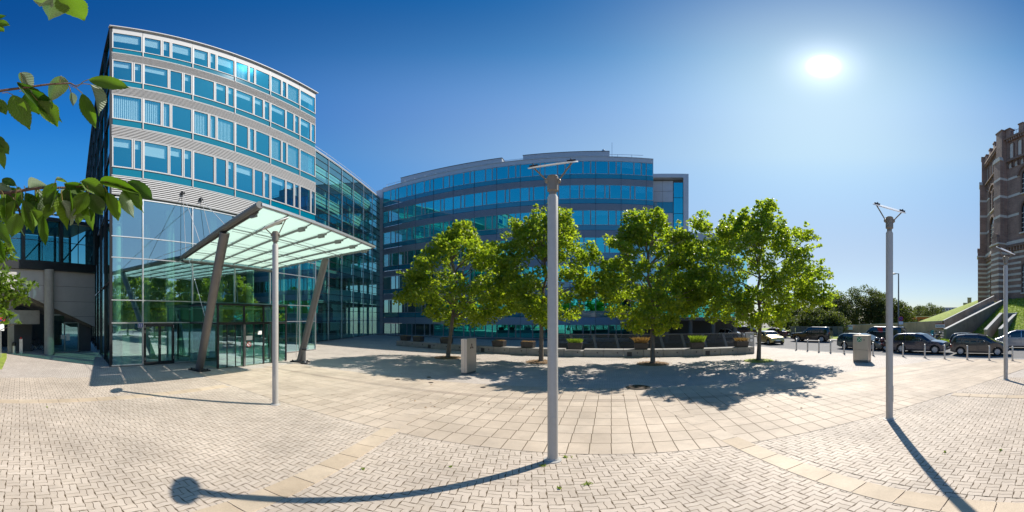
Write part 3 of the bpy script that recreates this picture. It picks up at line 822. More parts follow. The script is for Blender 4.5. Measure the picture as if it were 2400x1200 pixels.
for k in range(13): MB().box(-.61, .73, -.13, -.121, 1.95*k+.7, 1.95*k+.72).build('pier_joint', dark_frame, office)
MB().box(0, OL, -.65, -.2, -.01, .13).build('plinth', concrete_light, office)
for r in range(7):
    z = 25.3-3.9*r-2.9
    if z > 0: MB().box(.8, OL-.2, .3, 9, z-.2, z+.05).build('floor_slab', slab_floor, office)
MB().box(.8, OL-.1, 5, 5.2, 0, 25.6).build('core_wall', interior_wall, office)
MB().box(OL-.12, OL+.02, .1, 10, 0, OT).build('end_wall', grey_panel, office)
MB().box(0, OL, .0, 12, OT-.25, OT-.02).build('roof', concrete_dark, office)
# penthouses and roof rail
screen = mat('plant_screen', (.42,.43,.45), .5, .3, var=.06)
MB().box(2.0, 19.2, 3.0, 9, OT, 29.0).build('plant_room', screen, office)
MB().box(22.0, 34.0, 4.0, 9, OT, 29.6).build('plant_room', screen, office)
MB().box(1.95, 19.25, 2.95, 9, 29.0, 29.08).build('plant_coping', dark_frame, office)
MB().box(21.95, 34.05, 3.95, 9, 29.6, 29.68).build('plant_coping', dark_frame, office)
MB().lathe([(.16,29.68),(.16,29.95),(.22,30.0),(.22,30.2),(.1,30.35)], 12, (33.2,4.6,0)).build('roof_vent', alu, office)
b = MB()
for i in range(22):
    s = .8+i*1.8
    if s < OL-1: b.bar((s,.8,OT),(s,.8,OT+1.1),.05)
b.bar((.8,.8,OT+1.1),(OL-1.2,.8,OT+1.1),.05); b.bar((.8,.8,OT+.55),(OL-1.2,.8,OT+.55),.03); b.build('roof_rail', alu, office)
MB().bar((34.4,5,OT),(34.4,5,OT+6),.05).build('antenna', alu, office)

# ------------------------------------------------ the slab set back at its right end
a0, a1 = at(1528,46.5), at(1613,46.5)
sd_ = a1-a0; SL = sd_.length
slabb = thing('stair_tower', 'grey panelled stair tower set back at the right end of the blue block', 'building', a0, atan2(sd_.y, sd_.x))
MB().box(0, SL, .1, 9, 0, 25.2).build('wall', interior_dark, slabb)
for k in range(14):
    z = 25.0-1.9*(k+1)+.02
    if z < 0: continue
    for i in range(2):
        w_ = SL*.58/2
        m_ = blue_panel if k in (2,) else grey_panel
        MB().box(i*w_+.015, (i+1)*w_-.015, .02, .1, z+.015, z+1.865).build('panel', m_, slabb)
for k in range(9):
    z = 24.7-2.75*(k+1)
    if z < 0: continue
    pane(slabb, SL*.60, 0, z+.03, SL*.25, 2.69, g_office)
    MB().box(SL*.59, SL*.86, -.03, .1, z-.03, z+.03).build('transom', dark_frame, slabb)
MB().box(SL*.86, SL, -.9, .1, 0, 25.2).build('edge_frame', grey_panel, slabb)
MB().box(-.1, SL, -.9, 9, 25.2, 25.9).build('roof', grey_panel, slabb)

# ------------------------------------------------ the low pavilion behind the right-hand trees
b0, b1 = at(1478,34), at(1752,37)
pd = b1-b0; PL = pd.length
pav_ = thing('pavilion', 'low glass pavilion with dark roof slab half hidden by the right hand trees', 'building', b0, atan2(pd.y, pd.x))
MB().prism([(-.2,-1.2),(PL+.3,-1.2),(PL+.3,9),(-.2,9)], 11.4, 12.4).build('roof', grey_panel, pav_)
MB().box(0, PL, 3.5, 3.7, 0, 11.4).build('core_wall', interior_dark, pav_)
n_ = 6
for i in range(n_):
    x = PL*i/n_
    for k in range(3): pane(pav_, x+.04, 0, 2.9+2.8*k, PL/n_-.08, 2.72, g_link if k else g_office)
    MB().box(x-.04, x+.04, -.06, .08, 2.8, 11.4).build('mullion', grey_panel, pav_)
for k in range(4): MB().box(0, PL, -.04, .06, 2.8+2.8*k, 2.88+2.8*k).build('transom', grey_panel, pav_)
MB().box(0, PL, .1, 3.4, 2.5, 2.8).build('floor_slab', concrete_dark, pav_)
for i in range(5): MB().lathe([(.25,0),(.25,2.5)], 14, (PL*(i+.5)/5,.6,0)).build('column', concrete_dark, pav_, smooth=True)
# ================================================================== entrance canopy
CZ = 6.57
cA, cB, cC, cD = Vector((-16.1,10.1,CZ)), Vector((-6.86,7.08,CZ)), Vector((-6.65,14.84,CZ)), Vector((-15.6,17.3,CZ))
frost = bpy.data.materials.new('frosted_glass'); t_, N_, L_, b_ = nodes(frost)
b_.inputs['Base Color'].default_value = (.72,.80,.76,1); b_.inputs['Roughness'].default_value = .25
tl_ = N_.new('ShaderNodeBsdfTranslucent'); tl_.inputs[0].default_value = (.80,.93,.85,1)
tp_ = N_.new('ShaderNodeBsdfTransparent'); tp_.inputs[0].default_value = (.80,.95,.88,1)
m1_ = N_.new('ShaderNodeMixShader'); m1_.inputs[0].default_value = .78; L_.new(b_.outputs[0], m1_.inputs[1]); L_.new(tl_.outputs[0], m1_.inputs[2])
m2_ = N_.new('ShaderNodeMixShader'); m2_.inputs[0].default_value = .12; L_.new(m1_.outputs[0], m2_.inputs[1]); L_.new(tp_.outputs[0], m2_.inputs[2])
L_.new(m2_.outputs[0], N_['Material Output'].inputs[0])
canopy = thing('entrance_canopy', 'frosted glass entrance canopy on two leaning grey columns', 'canopy', (-13.29, 9.32, 0), world=True)
def cq(a, b, z=0.0):                                     # a: from the wall outwards, b: along the wall
    p = (cA*(1-b)+cD*b)*(1-a)+(cB*(1-b)+cC*b)*a
    return Vector((p.x, p.y, CZ+z))
NA, NBC = 4, 6
for i in range(NA):
    for j in range(NBC):
        a0_, a1_, b0_, b1_ = i/NA+.004, (i+1)/NA-.004, j/NBC+.003, (j+1)/NBC-.003
        MB().hexa([cq(a0_,b0_,.0),cq(a1_,b0_,.0),cq(a1_,b1_,.0),cq(a0_,b1_,.0),cq(a0_,b0_,.02),cq(a1_,b0_,.02),cq(a1_,b1_,.02),cq(a0_,b1_,.02)]).build('glass_panel', frost, canopy)
for j in range(NBC+1):
    e = .012 if j in (0, NBC) else 0
    bb = j/NBC+(e if j == 0 else -e)
    MB().bar(cq(.02,bb,-.09), cq(.965,bb,-.09), .035, .10).bar(cq(.955,bb,-.07), cq(.995,bb,-.02), .03, .04).build('rafter', steel_grey, canopy)
    MB().box(*[v for c in zip(cq(.93,bb,0)-Vector((.14,.05,0)), cq(.93,bb,0)+Vector((.14,.05,0))) for v in c][:4], CZ-.2, CZ-.03).build('clamp', steel_grey, canopy)
for i in range(1, NA):
    MB().bar(cq(i/NA,.01,-.15), cq(i/NA,.99,-.15), .07, .03).bar(cq(i/NA,.01,-.26), cq(i/NA,.99,-.26), .02).build('purlin', alu, canopy)
MB().path([cq(-.01,-.006,.02), cq(1.0,-.006,.02)], .13, 12).build('edge_tube', steel_grey, canopy, smooth=True)
MB().path([cq(0,0,-.2), cq(0,1.0,-.2)], .10, 10).build('wall_beam', steel_grey, canopy, smooth=True)
MB().bar(cq(.998,.0,.05), cq(.998,1.0,.05), .12, .10).build('gutter', alu, canopy)
feet = [Vector((-13.29,9.32,0)), Vector((-11.77,15.47,0))]
def hit(x, y, z):                                        # point at height z seen in that photo direction
    d = (z-EYE)/tan((745-y)/720); return at(x, d, z)
tops = [hit(527,545,CZ-.15), hit(763,606,CZ-.15)]
for f, tp in zip(feet, tops):
    c = MB().path([f+Vector((0,0,.08)), tp], [.20,.20], 18).build('column', mat('column_steel', (.155,.15,.145), .45, .35, var=.08) if f is feet[0] else MATS['column_steel'], canopy, smooth=True)
    b = MB(); b.box(f.x-.5, f.x+.5, f.y-.33, f.y+.33, .002, .06)
    for ax in (-.38,.38):
        for ay in (-.22,.22): b.lathe([(.05,.06),(.05,.12)], 6, (f.x+ax, f.y+ay, 0))
    b.build('base_plate', black_rubber, canopy)
def wall(s, z, d=0.0):
    p = TP+TT*s; n = Vector((TT.y, -TT.x, 0)); return Vector((p.x+n.x*d, p.y+n.y*d, z))
wa1, wa2 = wall(4.25, 10.95, .1), wall(5.5, 10.75, .1)
rods = [(wa1, cq(.36,0,.1)), (wa1, cq(.03,.02,0)), (wa2, cq(.70,.0,.1)), (wa2, cq(.05,.3,0)), (wall(3.0,6.6,.1), cq(.4,0,.05)), (wall(9.0,6.3,.1)+Vector((3.2,1.5,0)), wall(10.8,.1,2.9)), (cq(.09,.02,-.2), wall(5.0,.1,2.7))]
for p, q in rods:
    MB().path([p, q], .016, 6).build('tie_rod', white_frame if p in (wa1, wa2) else alu, canopy, smooth=True)
for p in (wa1, wa2): MB().ell(p, (.12,.14,.14)).build('anchor', dark_frame, canopy, smooth=True)

# ================================================================== glazed bridge over the passage on the left
bp0, bp1 = Vector((-24.55, 7.35, 0)), Vector((-21.3, -5.0, 0))
bdv = bp1-bp0; BLn = bdv.length+8
bridge = thing('footbridge', 'dark steel glazed footbridge over pale concrete panels on the left', 'bridge', bp1+bdv.normalized()*8, atan2(-bdv.y, -bdv.x))
# local x runs from the far (near-left) end towards the tower, outward is -y (faces the plaza)
X1 = BLn
ZB0, ZB1 = 6.75, 10.7
b = MB()
b.box(0, X1, -.25, .1, ZB0-.25, ZB0+.45); b.box(0, X1, -.2, .1, ZB1-.15, ZB1+.15); b.box(0, X1, -.12, .02, ZB1+.4, ZB1+.5)
b.build('girder', dark_frame, bridge)
nb = 7
for i in range(nb+1):
    x = X1*i/nb; MB().box(x-.12, x+.12, -.22, .1, ZB0+.45, ZB1-.15).build('post', dark_frame, bridge)
for i in range(nb):
    x0_, x1_ = X1*i/nb+.12, X1*(i+1)/nb-.12
    h2 = (ZB1-.15-ZB0-.45)/2
    for k in range(2):
        for q in range(2):
            w_ = (x1_-x0_)/2
            pane(bridge, x0_+w_*q+.02, 0, ZB0+.45+h2*k+.02, w_-.04, h2-.04, g_bridge)
    MB().bar((x0_, .25, ZB0+.45), (x1_, .25, ZB1-.15), .09).build('brace', dark_frame, bridge)
    MB().box((x0_+x1_)/2-.02, (x0_+x1_)/2+.02, -.03, .04, ZB0+.45, ZB1-.15).box(x0_, x1_, -.028, .038, ZB0+.43+h2, ZB0+.47+h2).build('glazing_bar', dark_frame, bridge)
MB().box(0, X1, .3, 4.2, ZB0-.2, ZB0+.1).build('floor_slab', concrete_dark, bridge)
MB().box(0, X1, .1, 4.4, ZB1-.1, ZB1+.05).build('roof', dark_frame, bridge)
MB().box(0, X1, 4.3, 4.34, ZB0+.4, ZB1-.2).build('rear_glass', g_dark, bridge)
b = MB()
for i in range(nb*2+1): x = X1*i/nb/2; b.box(x-.08, x+.08, 4.2, 4.4, ZB0, ZB1)
b.build('rear_post', dark_frame, bridge)
b = MB(); b.box(0, X1, 4.2, 4.5, 7.0, 7.5); b.build('rear_rail', dark_frame, bridge)
# concrete panels below, cut off along a slanting edge
def low(x):
    t = (X1-x)
    return max(2.05, 2.05+ (t*.43 if t < 9.5 else 4.08))
cols_ = [0, 3.0, 6.0, 9.0, 10.6, X1-7.0, X1-3.9, X1-.0]
cols_ = sorted(set(round(c,2) for c in cols_))
for i in range(len(cols_)-1):
    x0_, x1_ = cols_[i]+.012, cols_[i+1]-.012
    if x1_-x0_ < .2: continue
    for zz in (5.3, 4.1, 2.9, 1.7):
        zt = min(zz+1.2, 6.5)-.012
        la, lb = max(low(x0_), zz+.012), max(low(x1_), zz+.012)
        if min(la, lb) >= zt-.05: continue
        pts = [(x0_, min(la,zt))]
        if la > zt:                                      # the slanting edge crosses the panel top
            pts = [(x0_+(x1_-x0_)*(la-zt)/max(.01,(la-lb)), zt)]
        if lb < zt:
            if low(x0_) > zz+.012 and low(x1_) < zz+.012:
                xc = x0_+(x1_-x0_)*(low(x0_)-zz-.012)/(low(x0_)-low(x1_)); pts.append((xc, zz+.012))
            pts.append((x1_, lb))
        pts += [(x1_, zt)]
        if la < zt: pts.append((x0_, zt))
        if len(pts) >= 3: MB().sprism(Fr((0,0),(1,0)), pts, -.05, .03).build('concrete_panel', concrete_light, bridge)
MB().sprism(Fr((0,0),(1,0)), [(0,6.2),(X1-9.5,6.2),(X1,2.1),(X1,6.5),(0,6.5)], -.4, -.06).build('panel_backing', dark_frame, bridge)
MB().lathe([(.36,0),(.36,6.5)], 24, (X1-4.05,-.35,0)).build('column', mat('column_concrete', (.29,.28,.25), .8, var=.1), bridge, smooth=True)
# the stair soffit and what stands in the passage
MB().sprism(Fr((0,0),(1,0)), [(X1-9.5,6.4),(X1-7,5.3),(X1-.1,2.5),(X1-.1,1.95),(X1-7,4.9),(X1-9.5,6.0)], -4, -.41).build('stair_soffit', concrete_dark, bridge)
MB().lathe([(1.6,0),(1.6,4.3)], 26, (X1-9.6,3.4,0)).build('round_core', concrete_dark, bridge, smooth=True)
MB().sprism(Fr((0,0),(1,0)), [(X1-13.5,3.1),(X1-12.3,3.75),(X1-6.5,3.75),(X1-6.5,4.9),(X1-13.5,4.9)], -1.6, -1.2).build('passage_beam', concrete, bridge)
MB().box(X1-6.6,X1-6.2,1.2,1.6,0,4.2).box(X1-6.6,X1-4.2,1.1,1.7,2.3,3.4).build('portal_frame', concrete, bridge)
MB().box(X1-6.2,X1-4.3,2.5,2.6,0,2.3).build('gate', interior_dark, bridge)
b = MB()
for x in (X1-3.7, X1-2.35, X1-1.15): b.box(x-.04,x+.04,.55,.65,0,3.1 if x < X1-2.4 else 2.45)
b.box(X1-3.7,X1-2.3,.55,.65,3.0,3.08); b.box(X1-2.3,X1-1.15,.55,.65,2.36,2.44); b.box(X1-3.7,X1-1.15,.55,.65,0,.06)
dr = b.build('door_frame', alu, bridge)
pane(dr, X1-3.66, .6, .06, 1.27, 2.9, g_dark); pane(dr, X1-2.31, .6, .06, 1.12, 2.28, g_dark)
MB().box(X1-2.7,X1-2.38,.5,.53,1.1,1.42).build('door_notice', print_white, dr); MB().box(X1-2.25,X1-1.95,.5,.53,.95,1.5).build('door_notice', blind_white, dr)
MB().box(X1-1.1,X1,.6,.8,0,2.4).build('passage_wall', interior_dark, bridge)
MB().box(X1-9.7,X1-9.5,1.75,1.78,1.6,3.0).build('wall_light', mat('brass_strip', (.5,.3,.12), .4, .3), bridge)
MB().box(0,X1-14,4.5,4.7,0,6.5).build('rear_wall', interior_dark, bridge)
MB().box(X1-9,X1+.5,7.0,7.2,0,6.6).build('rear_wall', interior_dark, bridge)
# ================================================================== trees
leaf_plane = leafmat('plane_leaf', (.075,.135,.02), (.185,.23,.035), (3.3,3.1,.85), tw=.62, rough=.36)
leaf_far = leafmat('far_leaf', (.07,.09,.03), (.13,.15,.045), (1.6,1.7,.7), tw=.4, rough=.5)
def lobed():
    a = [(0,0),(.30,-.10),(.52,.10),(.34,.24),(.50,.52),(.22,.48),(0,1.0),(-.22,.48),(-.50,.52),(-.34,.24),(-.52,.10),(-.30,-.10)]
    v = np.array([(x, y-.3, -.28*abs(x)-.12*(y-.3)**2) for x, y in a]); return v, [tuple(range(12))]
def diamond():
    v = np.array([(0,-.5,0),(.36,0,-.08),(0,.55,0),(-.36,0,-.08)]); return v, [(0,1,2,3)]
LOB, DIA = lobed(), diamond()
def leaf_cloud(name, centers, radii, per, size, base, m_, seed, up=.35):
    r = np.random.default_rng(seed)
    bv, bf = base; P = []
    for c, ra, n in zip(centers, radii, per):
        d = r.normal(size=(n,3)); d /= np.linalg.norm(d,axis=1)[:,None]
        P.append(np.array(c)+d*(ra*r.uniform(.25,1.0,(n,1))**.6)*np.array([1,1,.85]))
    P = np.concatenate(P); n = len(P)
    nz = r.normal(size=(n,3))+np.array([0,0,up]); nz /= np.linalg.norm(nz,axis=1)[:,None]
    tx = r.normal(size=(n,3)); tx -= (tx*nz).sum(1)[:,None]*nz; tx /= np.linalg.norm(tx,axis=1)[:,None]
    ty = np.cross(nz, tx); s = r.uniform(.65,1.15,n)*size
    X = P[:,None,:]+s[:,None,None]*(bv[None,:,0:1]*tx[:,None,:]+bv[None,:,1:2]*ty[:,None,:]+bv[None,:,2:3]*nz[:,None,:])
    return scatter_mesh(name, bv, bf, X, m_)
def limb(b, p, q, r0, r1, seed, n=6, sagz=.0, k=6):
    r = random.Random(seed); p = Vector(p); q = Vector(q); L_ = (q-p).length; pts = []
    for i in range(n+1):
        t = i/n; c = p.lerp(q, t); w_ = sin(pi*t)*L_*.05
        pts.append(c+Vector((r.uniform(-1,1)*w_, r.uniform(-1,1)*w_, sin(pi*t)*L_*sagz)))
    b.path(pts, [r0+(r1-r0)*(i/n)**.8 for i in range(n+1)], k)
    return pts
def plane_tree(x, y, lean, top, bottom, rad, label, seed, nclump=190, per=72, off=(0,0), spikes=8, lobes=()):
    r = random.Random(seed)
    tr = thing('plane_tree', label, 'tree', (x,y,0), 0, 'plane trees on the plaza')
    fork = bottom+.7
    b = MB()
    tp = Vector((lean[0], lean[1], fork))
    b.path([(0,0,-.05),(lean[0]*.04,lean[1]*.04,.15),(lean[0]*.3,lean[1]*.3,fork*.35),(lean[0]*.68,lean[1]*.68,fork*.7),tp], [.22,.15,.125,.115,.11], 12)
    ld = limb(b, tp, (lean[0]+off[0]*.5, lean[1]+off[1]*.5, top-1.2), .105, .03, seed, 8, k=8)
    H = top-bottom; cz = bottom+H*.36
    cen = []; rads = []
    for i in range(nclump):
        while True:
            q = Vector((r.uniform(-1,1), r.uniform(-1,1), r.uniform(-1,1)))
            if .18 < q.length < 1: break
        q = q.normalized()*q.length**.55
        zz = q.z
        w_ = 1.0 if zz < 0 else 1-.35*zz
        z = cz+(zz*H*.36 if zz < 0 else zz*H*.52)
        cen.append((lean[0]+off[0]+q.x*rad*w_, lean[1]+off[1]+q.y*rad*w_*.9, z)); rads.append(r.uniform(.26,.62))
    for i in range(int(spikes*1.6)):                              # upright shoots that break the outline
        a = r.uniform(0, 2*pi); rr = rad*r.uniform(.05,.62); h = top-(rr/rad)*H*.30-r.uniform(0,.7)
        for k in range(5): cen.append((lean[0]+off[0]+rr*cos(a)+.05*k*cos(a), lean[1]+off[1]+rr*sin(a), h-.3*k)); rads.append(.14+.07*k)
    for i in range(9):                                   # side shoots
        a = r.uniform(0, 2*pi); z = cz+r.uniform(-.25,.3)*H
        for k in range(4): cen.append((lean[0]+off[0]+(rad*(.78+.12*k))*cos(a), lean[1]+off[1]+(rad*(.74+.12*k))*sin(a), z+.1*k)); rads.append(.46-.09*k)
    th_ = atan2(x, y); lat = (cos(th_), -sin(th_))
    for (dl, z, rr) in lobes:                            # boughs that reach beyond the rest
        for k in range(int(9+rr*9)):
            q = Vector((r.gauss(0,1), r.gauss(0,1), r.gauss(0,.8))); q = q.normalized()*rr*r.uniform(.2,1)
            dep = r.uniform(-.6,.6)
            cen.append((lean[0]+off[0]+lat[0]*dl+q.x+lat[1]*dep, lean[1]+off[1]+lat[1]*dl+q.y-lat[0]*dep, z+q.z)); rads.append(r.uniform(.2,.45))
    idx = sorted(range(len(cen)), key=lambda i: r.random())[:38]
    for i in idx:
        c = cen[i]; s = ld[min(len(ld)-1, max(0, int((c[2]-fork)/(top-1.2-fork)*.6*len(ld))))]
        limb(b, s, c, .045, .012, seed+i, 5, .04, 5)
    b.build('trunk', bark, tr, smooth=True)
    pn = [max(12, int(per*(q/.5)**2)) for q in rads]
    tag(link('crown', leaf_cloud('crown', cen, rads, pn, .185, LOB, leaf_plane, seed), tr), kind='stuff')
    return tr
plane_tree(-4.21, 21.14, (.35,-.1), 10.2, 2.2, 3.6, 'young plane tree with leaning trunk behind the steel stele', 21, off=(.55,0), lobes=((-3.7,4.3,.9),(-2.6,5.6,.8),(1.9,7.0,1.1),(3.3,4.0,1.0),(.2,9.3,.7)))
plane_tree(1.73, 19.36, (.05,0), 10.9, 2.3, 2.8, 'plane tree partly hidden by the nearest lamp post', 33, nclump=180, off=(.25,0), lobes=((-1.7,8.6,.9),(2.5,4.6,1.1),(1.1,9.4,.8),(-2.6,6.2,.8),(2.6,6.9,.7)))
plane_tree(7.83, 16.98, (-.05,0), 10.4, 1.9, 3.05, 'plane tree standing before the slatted fence, left of the last tree', 47, off=(.1,.2), lobes=((-2.6,5.4,1.0),(1.9,7.6,1.0),(-.9,9.0,.8),(2.9,4.2,1.0),(-2.2,7.6,.6)))
plane_tree(13.75, 14.57, (.25,.1), 11.0, 2.1, 4.3, 'largest plane tree, farthest along towards the parked cars', 58, nclump=320, off=(-.45,.1), spikes=16, lobes=((-4.0,7.4,1.3),(2.9,8.4,1.2),(4.0,5.6,1.0),(-3.0,9.0,.9),(1.0,10.4,.8),(-4.6,5.0,1.1),(4.4,4.2,.8),(-4.9,6.4,1.2),(-4.2,3.6,1.0)))
# tree pits
for (x, y), s_ in zip(((-4.21,21.14),(1.73,19.36),(7.83,16.98),(13.75,14.57)), ('dry leaf litter round the leaning plane tree','dry leaf litter round the tree behind the lamp post','dry brown ring of mulch round the tree before the fence','grassy ring of earth round the largest plane tree')):
    o = MB().lathe([(.95,-.02),(.9,.012),(.4,.05),(.1,.06)], 26, (0,0,0)).build('tree_pit', mulch if x < 10 else grass_ground); o.location = (x,y,0); tag(o, s_, 'tree pit', 'rings of earth round the tree trunks', 'structure')
    bv, bf = DIA; n = 260; r_ = np.random.default_rng(int(x*10)+500)
    a = r_.uniform(0,2*pi,n); rr = r_.uniform(.1,1.25,n)**.8
    tx = np.stack([np.cos(a*7),np.sin(a*7),r_.uniform(-.3,.3,n)],-1); ty = np.stack([-np.sin(a*7),np.cos(a*7),r_.uniform(-.3,.3,n)],-1)
    P = np.stack([x+rr*np.cos(a), y+rr*np.sin(a), .02+.05*np.clip(1-rr,0,1)],-1)
    Xf = P[:,None,:]+r_.uniform(.05,.10,n)[:,None,None]*(bv[None,:,0:1]*tx[:,None,:]+bv[None,:,1:2]*ty[:,None,:]+np.array([0,0,.3]))
    dry = MATS['dry_leaf']
    tag(link('leaf_litter', scatter_mesh('leaf_litter', bv, bf, Xf, dry)), kind='stuff')

# trees beyond the road
def far_tree(x, y, h, rad, label, seed, group='trees beyond the retaining wall', n=70, per=90, leaf=.30, m_=None):
    r = random.Random(seed); tr = thing('broadleaf_tree', label, 'tree', (x,y,0), 0, group)
    b = MB(); b.path([(0,0,-.1),(r.uniform(-.1,.1),0,h*.3),(r.uniform(-.3,.3),0,h*.75)], [.22,.17,.05], 8); cen = []; rads = []
    for i in range(n):
        while True:
            q = Vector((r.uniform(-1,1), r.uniform(-1,1), r.uniform(-1,1)))
            if .25 < q.length < 1: break
        w_ = 1-.4*max(0,q.z)
        cen.append((q.x*rad*w_, q.y*rad*w_, h*.52+q.z*h*.47)); rads.append(r.uniform(.5,1.0)*rad*.36)
    for c in cen[:10]: limb(b, (0,0,h*.3), c, .08, .02, seed, 4, .02, 5)
    b.build('trunk', bark, tr, smooth=True)
    tag(link('crown', leaf_cloud('crown', cen, rads, [per]*n, leaf, DIA, m_ or leaf_far, seed), tr), kind='stuff')
# ================================================================== street furniture
# ---- plaza lamps: post, spot head, two arms and a tilted reflector disc
DN = Vector((-.225,-.43,.875)).normalized()
LH = 5.86
def make_lamp(loc, label, ax):
    l = thing('plaza_lamp', label, 'lamp post', loc, 0, 'reflector lamps on the plaza')
    MB().lathe([(.092,0),(.092,LH-.74),(.072,LH-.70),(.072,LH-.69)], 24).build('post', pole_metal, l, smooth=True)
    MB().lathe([(.16,0),(.16,.015),(.11,.02),(.10,.05)], 20).build('base_collar', pole_metal, l, smooth=True)
    MB().box(-.035,.035,-.097,-.082,.5,.95).build('service_door', pole_metal, l)
    h = MB().lathe([(.06,LH-.70),(.065,LH-.62),(.097,LH-.60),(.097,LH-.29),(.08,LH-.27)], 20).build('spot_head', collar_metal, l, smooth=True)
    c = Vector((.0,.0,LH)); u = Vector(ax); u = (u-DN*u.dot(DN)).normalized(); w = DN.cross(u)
    b = MB(); k = 40; R = .44
    for zz in (-.012,.012):
        for j in range(k): a = 2*pi*j/k; b.v.append(tuple(c+(u*cos(a)+w*sin(a))*R+DN*zz))
    b.f.append(tuple(range(k))[::-1]); b.f.append(tuple(range(k,2*k)))
    for j in range(k): b.f.append((j,(j+1)%k,k+(j+1)%k,k+j))
    b.build('reflector_disc', white_disc, l)
    for s in (-1,1):
        uh = Vector((u.x,u.y,0)).normalized(); p0 = uh*(.095*s)+Vector((0,0,LH-.38)); p1 = c+u*(.33*s)-DN*.02
        MB().path([p0, p1], .016, 8).ell(p0, (.05,.05,.06)).build('arm', collar_metal, l, smooth=True)
        q = c+u*(.33*s)+DN*.03
        MB().bar(q-u*.075, q+u*.075, .05, .05, up=DN).bar(q, q+DN*.05, .02).build('clamp', black_rubber, l)
    return l
make_lamp((.70,5.57,0), 'nearest lamp post with white reflector disc, tall in the middle of the plaza', (1,0,0))
for (x, y), lb, rz in (((-6.42,7.23),'lamp post with reflector disc in front of the glass canopy',(.75,.66,0)),((7.51,3.29),'lamp post with reflector disc casting a long shadow on the right',(.4,-.91,0)),((13.69,.77),'farthest lamp post with reflector disc, in front of the brick tower',(.3,-.95,0))):
    make_lamp((x,y,0), lb, rz)

# ---- stainless stele with an emblem
p = Vector((-2.34,14.8,0)); e1 = Vector((.27,.04,0)); e2 = Vector((.36,.76,0))
st = thing('stainless_stele', 'narrow stainless steel stele with a dark three part emblem', 'sign stele', p, 0)
MB().hexa([(0,0,.09),(e1.x,e1.y,.09),(e1.x+e2.x,e1.y+e2.y,.09),(e2.x,e2.y,.09),(0,0,1.78),(e1.x,e1.y,1.78),(e1.x+e2.x,e1.y+e2.y,1.78),(e2.x,e2.y,1.78)]).build('casing', stainless, st, bevel=.012)
MB().hexa([(.02,.03,0),(e1.x-.01,e1.y+.03,0),(e1.x+e2.x-.03,e1.y+e2.y-.03,0),(e2.x+.02,e2.y-.03,0),(.02,.03,.09),(e1.x-.01,e1.y+.03,.09),(e1.x+e2.x-.03,e1.y+e2.y-.03,.09),(e2.x+.02,e2.y-.03,.09)]).build('plinth', steel_grey, st)
MB().bar((e1.x*.68,e1.y*.68-.004,.12),(e1.x*.68,e1.y*.68-.004,1.76),.012).build('seam', steel_grey, st)
fr = Fr((e1.x,e1.y),(e2.x,e2.y)); b = MB(); cxm = .42
for ang in (90, 210, 330):
    a = radians(ang); d0 = Vector((cos(a),sin(a))); d1 = Vector((-sin(a),cos(a))); o_ = Vector((cxm,1.36))
    pts = [o_, o_+d0*.09+d1*.05, o_+d0*.18, o_+d0*.09-d1*.05]
    b.sprism(fr, [(q.x,q.y) for q in pts], .001, .006)
b.build('emblem', mat('emblem_brown', (.10,.05,.03), .4), st)

# ---- steel cabinet with an assembly-point sign
p = Vector((16.82,9.74,0)); q = Vector((16.95,8.79,0)); d = (q-p); w = d.length
cb = thing('steel_cabinet', 'stainless steel cabinet with a green assembly point sign', 'cabinet', p, atan2(d.y,d.x))
MB().box(0,w,0,.55,.13,.78).build('lower_door', stainless, cb, bevel=.01); MB().box(0,w,0,.55,.79,1.68).build('upper_door', stainless, cb, bevel=.01)
MB().box(.01,w-.01,.012,.54,0,.13).build('plinth', steel_grey, cb)
MB().box(-.01,w+.01,-.012,.56,1.68,1.70).build('lid', stainless, cb)
s = MB().box(.26,.56,-.008,-.002,1.28,1.60).build('assembly_sign', print_white, cb)
MB().box(.27,.55,-.011,-.008,1.29,1.59).build('sign_field', print_green, s)
b = MB()
for sx in (-1,1):
    for sz in (-1,1):
        c = (.41+sx*.09, 1.44+sz*.095); b.bar((c[0]+sx*.035,-.013,c[1]+sz*.035),(c[0]-sx*.03,-.013,c[1]-sz*.03),.022,.004,up=(0,1,0))
        b.sprism(Fr((0,0),(1,0)), [(c[0]-sx*.045,c[1]-sz*.045),(c[0]+sx*.01,c[1]-sz*.04),(c[0]-sx*.04,c[1]+sz*.01)][::sx*sz], .0112, .0145)
for dx, hh in ((-.035,.05),(-.01,.06),(.015,.06),(.04,.05)):
    b.box(.41+dx-.009,.41+dx+.009,-.0145,-.0112,1.40,1.40+hh); b.lathe([(.010,-.0145),(.010,-.0112)], 8, (.41+dx,0,1.40+hh+.012), 'y')
b.build('sign_symbol', print_white, s)
MB().box(.68,.74,-.02,-.002,1.38,1.46).build('lock', steel_grey, cb)

